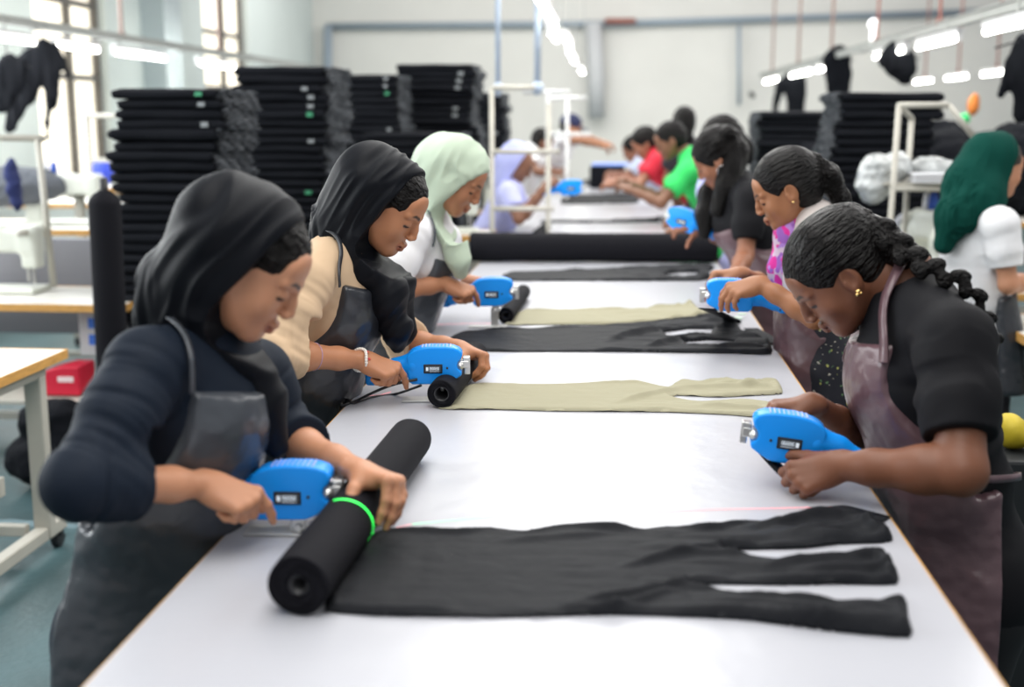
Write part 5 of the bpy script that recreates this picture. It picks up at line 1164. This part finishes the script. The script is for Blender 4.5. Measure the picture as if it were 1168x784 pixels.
def motor(x, y, z, label):
    r = empty('machine_motor', (x, y, z), label, 'motor')
    bm = bmesh.new(); bx(bm, (0, 0, -.13), (.13, .12, .22)); bmobj('control_box', bm, mat('pale_grey_box', (.62, .65, .66), .5), r, bevel=.008)
    bm = bmesh.new(); bx(bm, (.02, -.062, -.08), (.07, .004, .05)); bx(bm, (.02, -.062, -.16), (.07, .004, .05)); bmobj('blue_label', bm, mat('blue_sticker', (.05, .2, .75), .5), r)['label'] = 'blue sticker'
    bm = bmesh.new(); cyl(bm, (.10, -.04, -.12), (.28, -.04, -.12), .075, seg=26); cyl(bm, (.28, -.04, -.12), (.30, -.04, -.12), .05, seg=20); bmobj('motor_drum', bm, M_dark, r, True, .006)
def rack(pts, label, r_=.016, m=None, shelf=None):
    bm = bmesh.new()
    for a, b_ in pts: cyl(bm, a, b_, r_, seg=12)
    o = bmobj('metal_rack', bm, m or M_lsteel, smooth=True)
    return tag(o, label, 'rack')
def heap(label, pts, m, cat='cloth', h=.012, name='cloth_heap', amp=.012, fl=None):
    S = SDF()
    for p, r_ in pts: S.ell(p, r_, None, .03)
    return tag(poly(S, name, h, m, None, disp=lambda v, n: vnoise(v*A(14, 14, 26), 5)*amp+vnoise(v*40, 6)*amp*.35), label, cat)
def hall():
    # left: nearest table, second table with its machine
    p = T(75, 398, .75); table(p[0]-1.15, p[0], 3.62, p[1], .75, 'white-topped wood-edged table at the left edge, nearest the camera', inset=.055, ly=.20)
    z = .75; q = T(140, 346, z); table(q[0]-1.6, q[0]+.02, q[1]-.05, q[1]+.55, z, 'wood-edged sewing table behind the standing roll')
    m0 = T(28, 338, z); machine((m0[0]-.24, m0[1]+.15, z), math.pi, 'cream sewing machine on the table left of the standing roll', 1.08)
    motor(T(40, 360, z)[0]+.02, q[1]+.2, z-.04, 'grey control box and black motor under the second left table')
    bm = bmesh.new(); bx(bm, (q[0]-.8, q[1]+.75, .72), (1.5, .05, .5)); 
    for sx in (-.6, .6): bx(bm, (q[0]-.8+sx, q[1]+.75, .235), (.05, .05, .47))
    tag(bmobj('grey_screen', bm, mat('grey_board', (.26, .26, .29), .6), bevel=.004), 'grey board standing behind the second left sewing table', 'board')
    Yp = q[1]+.42; xa = J(56, 250, Yp)[0]; zt = J(50, 158, Yp)[2]; zm = J(50, 262, Yp)[2]
    rack([((xa, Yp, .76), (xa-.03, Yp, zt)), ((xa, Yp, zt), (xa-.9, Yp, zt+.01)), ((xa, Yp, zm), (xa-.9, Yp, zm)), ((xa-.05, Yp, zm), (xa-.05, Yp-.22, zm))], 'pale metal thread rack standing on the second left table')
    g = heap('dark grey cloth bundle lying on a machine at the far left', [(J(20, 212, 7.2), (.30, .16, .12)), (J(48, 213, 7.2), (.14, .12, .07)), (J(2, 216, 7.2), (.14, .14, .10))], mat('slate_cloth', (.12, .13, .15), .85))
    table(-4.6, -2.75, 6.9, 7.6, .95, 'farther left sewing table under the dark cloth bundle'); machine((-3.35, 7.25, .95), math.pi, 'cream sewing machine farther back at the left, under the dark bundle', 1.0)
    table(-4.6, -2.6, 9.0, 9.7, .95, 'third left sewing table, farthest back by the windows'); machine((-3.2, 9.3, .95), math.pi, 'white sewing machine on the third left table', 1.0)
    heap('navy blue cloth hanging from the far left machine', [(J(14, 205, 6.6), (.035, .05, .13)), (J(18, 222, 6.6), (.03, .04, .10))], mat('navy_cloth', (.02, .03, .12), .85), h=.008)
    heap('bright blue cloth piled beside the tall stack', [(J(118, 196, 8.4), (.10, .08, .09)), (J(108, 204, 8.4), (.08, .08, .06))], mat('blue_cloth', (.06, .10, .65), .85))
    c = J(113, 204, 8.4); table(c[0]-.25, c[0]+.3, 8.2, 8.6, c[2]-.05, 'small high stand under the bright blue cloth')
    Yf = 8.0; xa = J(103, 190, Yf)[0]; rack([((xa, Yf, 0), (xa, Yf, J(103, 130, Yf)[2])), ((xa, Yf, J(103, 132, Yf)[2]), (xa+.6, Yf, J(103, 132, Yf)[2])), ((xa, Yf, J(103, 183, Yf)[2]), (xa+.6, Yf, J(103, 183, Yf)[2]))], 'thin cream metal frame left of the tall stack')
    # under the left tables
    r = tag(empty('red_box', tuple(J(70, 432, 5.4)), ), 'red box with white lettering under the left sewing table', 'box'); Yb = 5.4; c = J(74, 431, Yb)
    bm = bmesh.new(); prism(bm, [(-.10, -.065), (.11, -.065), (.11, .07), (.03, .07), (-.06, .045), (-.10, .02)], -.09, .09); r.location = tuple(c); bmobj('carton', bm, mat('red_card', (.60, .01, .04), .5), r, bevel=.006)
    bm = bmesh.new(); bx(bm, (.045, -.091, .012), (.075, .002, .026)); bmobj('printed_label', bm, mat('white_print', (.85, .7, .7), .5), r, bevel=.001)['label'] = 'small white print'
    sh_z = c[2]-.07; bm = bmesh.new(); bx(bm, (c[0]-.1, Yb, sh_z-.012), (.9, .34, .02)); 
    for sx in (-.52, .32):
        for sy in (-.14, .14): bx(bm, (c[0]+sx, Yb+sy, (sh_z-.02)/2), (.03, .03, sh_z-.02))
    tag(bmobj('low_shelf', bm, M_lsteel, bevel=.003), 'low pale metal shelf under the red box', 'shelf')
    heap('heap of crumpled black cloth lying low behind the nearest left table', [(J(62, 480, 5.0), (.16, .12, .10)), (J(82, 500, 5.0), (.12, .12, .12)), (J(60, 520, 5.0), (.18, .14, .14)), (A(J(66, 540, 5.0)[0], 5.0, .12), (.22, .16, .12))], M_fold)
    tz = J(25, 625, 4.5)[2]
    for k, (col_, zz, lb, rr) in enumerate([((.02, .02, .45), tz, 'bright blue cloth roll lying under the nearest left table', .022), ((.16, .24, .27), tz+.075, 'teal-grey folded cloth above the blue roll under the left table', .048)]):
        x0, x1 = J(-60, 625, 4.5)[0], J(90, 625, 4.5)[0]; S = SDF(); S.chain([A(x0, 4.5, zz), A((x0+x1)/2, 4.5, zz-.004), A(x1, 4.5, zz)], [rr]*3, .02, (0, 0, 1), .75)
        tag(poly(S, 'cloth_bundle', .008, mat('bundle_%d' % k, col_, .8), None, disp=lambda v, n: vnoise(v*16, 3)*.006), lb, 'cloth')
    bm = bmesh.new(); bx(bm, ((x0+x1)/2, 4.5, tz-.045), (x1-x0+.1, .3, .02))
    for sx in (x0, x1):
        for sy in (-.12, .12): bx(bm, (sx, 4.5+sy, (tz-.05)/2), (.03, .03, tz-.05))
    tag(bmobj('low_shelf', bm, M_grey, bevel=.003), 'low dark shelf under the blue roll', 'shelf')
    # right: frame, bags, machine, G's table
    Yr = 5.9; x0 = J(1008, 300, Yr)[0]; zt = J(1015, 120, Yr)[2]; zs = J(1010, 215, Yr)[2]; x1 = J(1082, 120, Yr)[0]; xs = x0+.03
    rack([((x0, Yr, 0), (xs, Yr, zt)), ((xs, Yr, zt), (x1, Yr, zt)), ((x0+.015, Yr, zs), (x1+.05, Yr, zs)), ((x0+.16, Yr+.35, 0), (x0+.17, Yr+.35, zt-.06)), ((xs, Yr, zt), (x0+.17, Yr+.35, zt-.06)), ((x0+.015, Yr, zs), (x0+.165, Yr+.35, zs)), ((x1+.05, Yr, zs), (x1+.05, Yr+.35, zs)), ((x0+.165, Yr+.35, zs), (x1+.05, Yr+.35, zs)), ((x1+.05, Yr, 0), (x1+.05, Yr, zs+.12)), ((x1, Yr, zt), (x1+.12, Yr, zt-.14))], 'cream metal rack behind the woman in the green headscarf', .014)
    bm = bmesh.new(); bx(bm, ((x0+x1)/2+.03, Yr+.17, zs+.02), (x1-x0+.1, .36, .01)); tag(bmobj('rack_tray', bm, M_lsteel, bevel=.002), 'thin metal tray resting on the cream rack', 'tray')
    M_bag = mat('clear_plastic_bag', (.46, .48, .48), .2, bump=1, bscale=22, var=.35, vscale=18, spec=.7)
    heap('crumpled clear plastic bag bulging off the left end of the rack', [(A(x0-.03, Yr+.12, zs+.05), (.10, .10, .11)), (A(x0+.05, Yr+.15, zs+.09), (.09, .09, .075)), (A(x0-.05, Yr+.1, zs-.02), (.06, .07, .07))], M_bag, 'bag', h=.007, name='plastic_bag', amp=.014)
    heap('crumpled white plastic bag on the rack beside the headscarf', [(A(x0+.24, Yr+.18, zs+.085), (.10, .09, .06)), (A(x0+.33, Yr+.16, zs+.075), (.08, .08, .05))], M_bag, 'bag', h=.007, name='plastic_bag', amp=.012)
    for k in range(5):
        bm = bmesh.new(); bx(bm, (x0+.22+.004*(k % 2), Yr+.04, zs+.031+k*.009), (.22, .16, .006)); tag(bmobj('paper_bundle', bm, mat('white_paper', (.78, .79, .82), .7), bevel=.001), ['bottom', 'second', 'middle', 'fourth', 'topmost'][k]+' white paper packet in the flat pile on the metal rack', 'paper', 'paper packets on the rack')
    table(1.35, 1.9, 5.75, 6.4, .80, 'small table under the machine beside the cream rack'); machine((1.56, 6.1, .80), math.pi/2+.3, 'cream machine standing under the rack with plastic bags', 1.15)
    S = SDF(); bxx, byy = 1.52, 5.72; S.box((bxx, byy, .93), (.085, .07, .135), None, .02, .02); S.box((bxx+.02, byy-.02, 1.05), (.10, .06, .05), None, .02, .03)
    bm = None; o = empty('cone_winder', (bxx, byy, .80), 'squat cream machine housing with a dark round dial below the rack', 'machine')
    poly(S, 'housing', .007, M_mach, o)
    bm = bmesh.new(); cyl(bm, (bxx+.03, byy-.078, 1.05), (bxx+.03, byy-.088, 1.05), .03, seg=24); bmobj('dial', bm, M_dark, o, True, local=False)
    bm = bmesh.new(); bx(bm, (bxx-.02, byy-.072, .92), (.05, .004, .08)); bmobj('panel', bm, mat('yellowed_panel', (.7, .66, .5), .5), o, local=False)
    t0 = T(1150, 372, .80); table(t0[0], t0[0]+1.1, 4.3, 5.15, .80, 'orange-edged white table in front of the woman in the green headscarf'); machine((t0[0]+.75, 4.85, .80), 0, 'sewing machine on the orange-edged right-hand table', 1.0)
    for k, (x, y, z_, lb) in enumerate([(1110, 146, 9.2, 'low heap of black cloth along the right back'), (1050, 150, 8.3, 'heap of black cloth behind the cream rack')]):
        c = J(x, y, z_); table(c[0]-.9, c[0]+1.2, z_-.4, z_+.4, .95, ('long' if k == 0 else 'shorter')+' back table under the black cloth heaps at the right')
        heap(lb, [(A(c[0]+dx, z_+.05*i, .94+hh*.62), (.30, .28, hh*.62)) for i, (dx, hh) in enumerate([(-.6, .42), (-.2, .50), (.25, .46), (.7, .50), (1.0, .42)])], M_fold, h=.03, amp=.03)
    heap('small bright orange bag hanging at the right back', [(J(1110, 121, 9.5), (.045, .04, .075)), (J(1112, 113, 9.5), (.022, .02, .05))], mat('orange_cloth', (.7, .22, .04), .7), 'bag', h=.01, name='orange_bag', amp=.004)
    heap('small bright green cloth at the right back', [(J(1100, 136, 9.0), (.04, .04, .045))], mat('green_cloth', (.05, .6, .18), .7), h=.01, amp=.006)
    heap('yellow bag on the floor beside the nearest right-hand woman', [(A(*J(1152, 492, 3.4)[:2], J(1150, 492, 3.4)[2]+.005), (.035, .06, .045)), (A(J(1162, 492, 3.4)[0], 3.4, J(1150, 496, 3.4)[2]), (.05, .05, .035))], mat('yellow_cloth', (.55, .42, .02), .6), 'bag', h=.008, name='yellow_bag', amp=.005)
    c = J(1150, 492, 3.4); bm = bmesh.new(); bx(bm, (c[0]+.05, 3.42, (c[2]-.05)/2), (.3, .3, c[2]-.05)); tag(bmobj('dark_crate', bm, mat('dark_crate_plastic', (.01, .012, .014), .6), bevel=.01), 'dark crate carrying the yellow bag at the right', 'crate')
    # far left machines and racks beside the table
    table(-1.55, -.72, 6.95, 7.32, .93, 'small machine table at the left beyond the large black roll'); machine((-1.02, 7.14, .93), math.pi, 'cream machine just left of the table beyond the large roll', .9)
    table(-.98, -.70, 8.75, 9.75, .93, 'narrow machine table at the far left side'); machine((-.86, 9.0, .93), math.pi-.9, 'second cream machine farther along the left side of the table', .85); machine((-.86, 9.5, .93), math.pi/2, 'farthest cream machine at the left side of the table', .9)
    Ya = 6.9; xa = J(561, 160, Ya)[0]
    rack([((xa, Ya, 0), (xa, Ya, J(561, 100, Ya)[2])), ((xa, Ya, J(561, 100, Ya)[2]), (xa+.24, Ya, J(561, 100, Ya)[2])), ((xa, Ya, J(561, 173, Ya)[2]), (xa+.38, Ya, J(561, 173, Ya)[2])), ((xa, Ya, J(561, 238, Ya)[2]), (xa+.35, Ya, J(561, 238, Ya)[2])), ((xa+.30, Ya+.3, .0), (xa+.30, Ya+.3, J(561, 118, Ya)[2]))], 'cream metal thread rack at the left beyond the mint scarf', .014)
    for (x, Y_, r_, lb) in ((568, 7.2, .016, 'blue-grey pole hanging from above behind the mint scarf'), (613, 8.6, .022, 'pale blue pole hanging beside the row of lamps')):
        a = J(x, 100, Y_); bm = bmesh.new(); cyl(bm, a+A(0, 0, -.05), (a[0], a[1], 4.4), r_, seg=12); sph(bm, a, r_*2, seg=10); tag(bmobj('hanging_pole', bm, mat('pale_blue_pole', (.42, .50, .62), .4), smooth=True), lb, 'pole')
    for (x, Y_, y0_, lb) in ((625, 9.0, 105, 'pale thread stand rising beside the far machine'), (647, 10.5, 112, 'second pale thread stand farther along')):
        a = J(x, y0_, Y_); rack([((a[0], a[1], 0), a), (a+A(-.18, 0, 0), a+A(.16, 0, 0)), (a+A(0, 0, -.3), a+A(.2, 0, -.3))], lb, .016, mat('white_steel', (.75, .76, .76), .4))
    # far table clutter
    c = J(693, 182, 12.2); bm = bmesh.new(); bx(bm, (c[0], 12.2, 1.01), (.34, .3, .22)); tag(bmobj('cloth_pile', bm, M_fold, bevel=.02), 'dark pile of cloth at the far end of the table', 'cloth')
    bm = bmesh.new(); bx(bm, (c[0]+.03, 12.2, 1.13), (.36, .3, .015)); tag(bmobj('blue_folder', bm, mat('blue_sheet', (.25, .4, .95), .6), bevel=.003), 'bright blue sheet on top of the far dark pile', 'sheet')
    cutter('hand_cutter', J(645, 214, 7.6), 5, 0, 'small blurred blue cutter held by the person in the lavender scarf', stand=False)
crowd(); green_scarf(); stacks(); overhead(); hall()
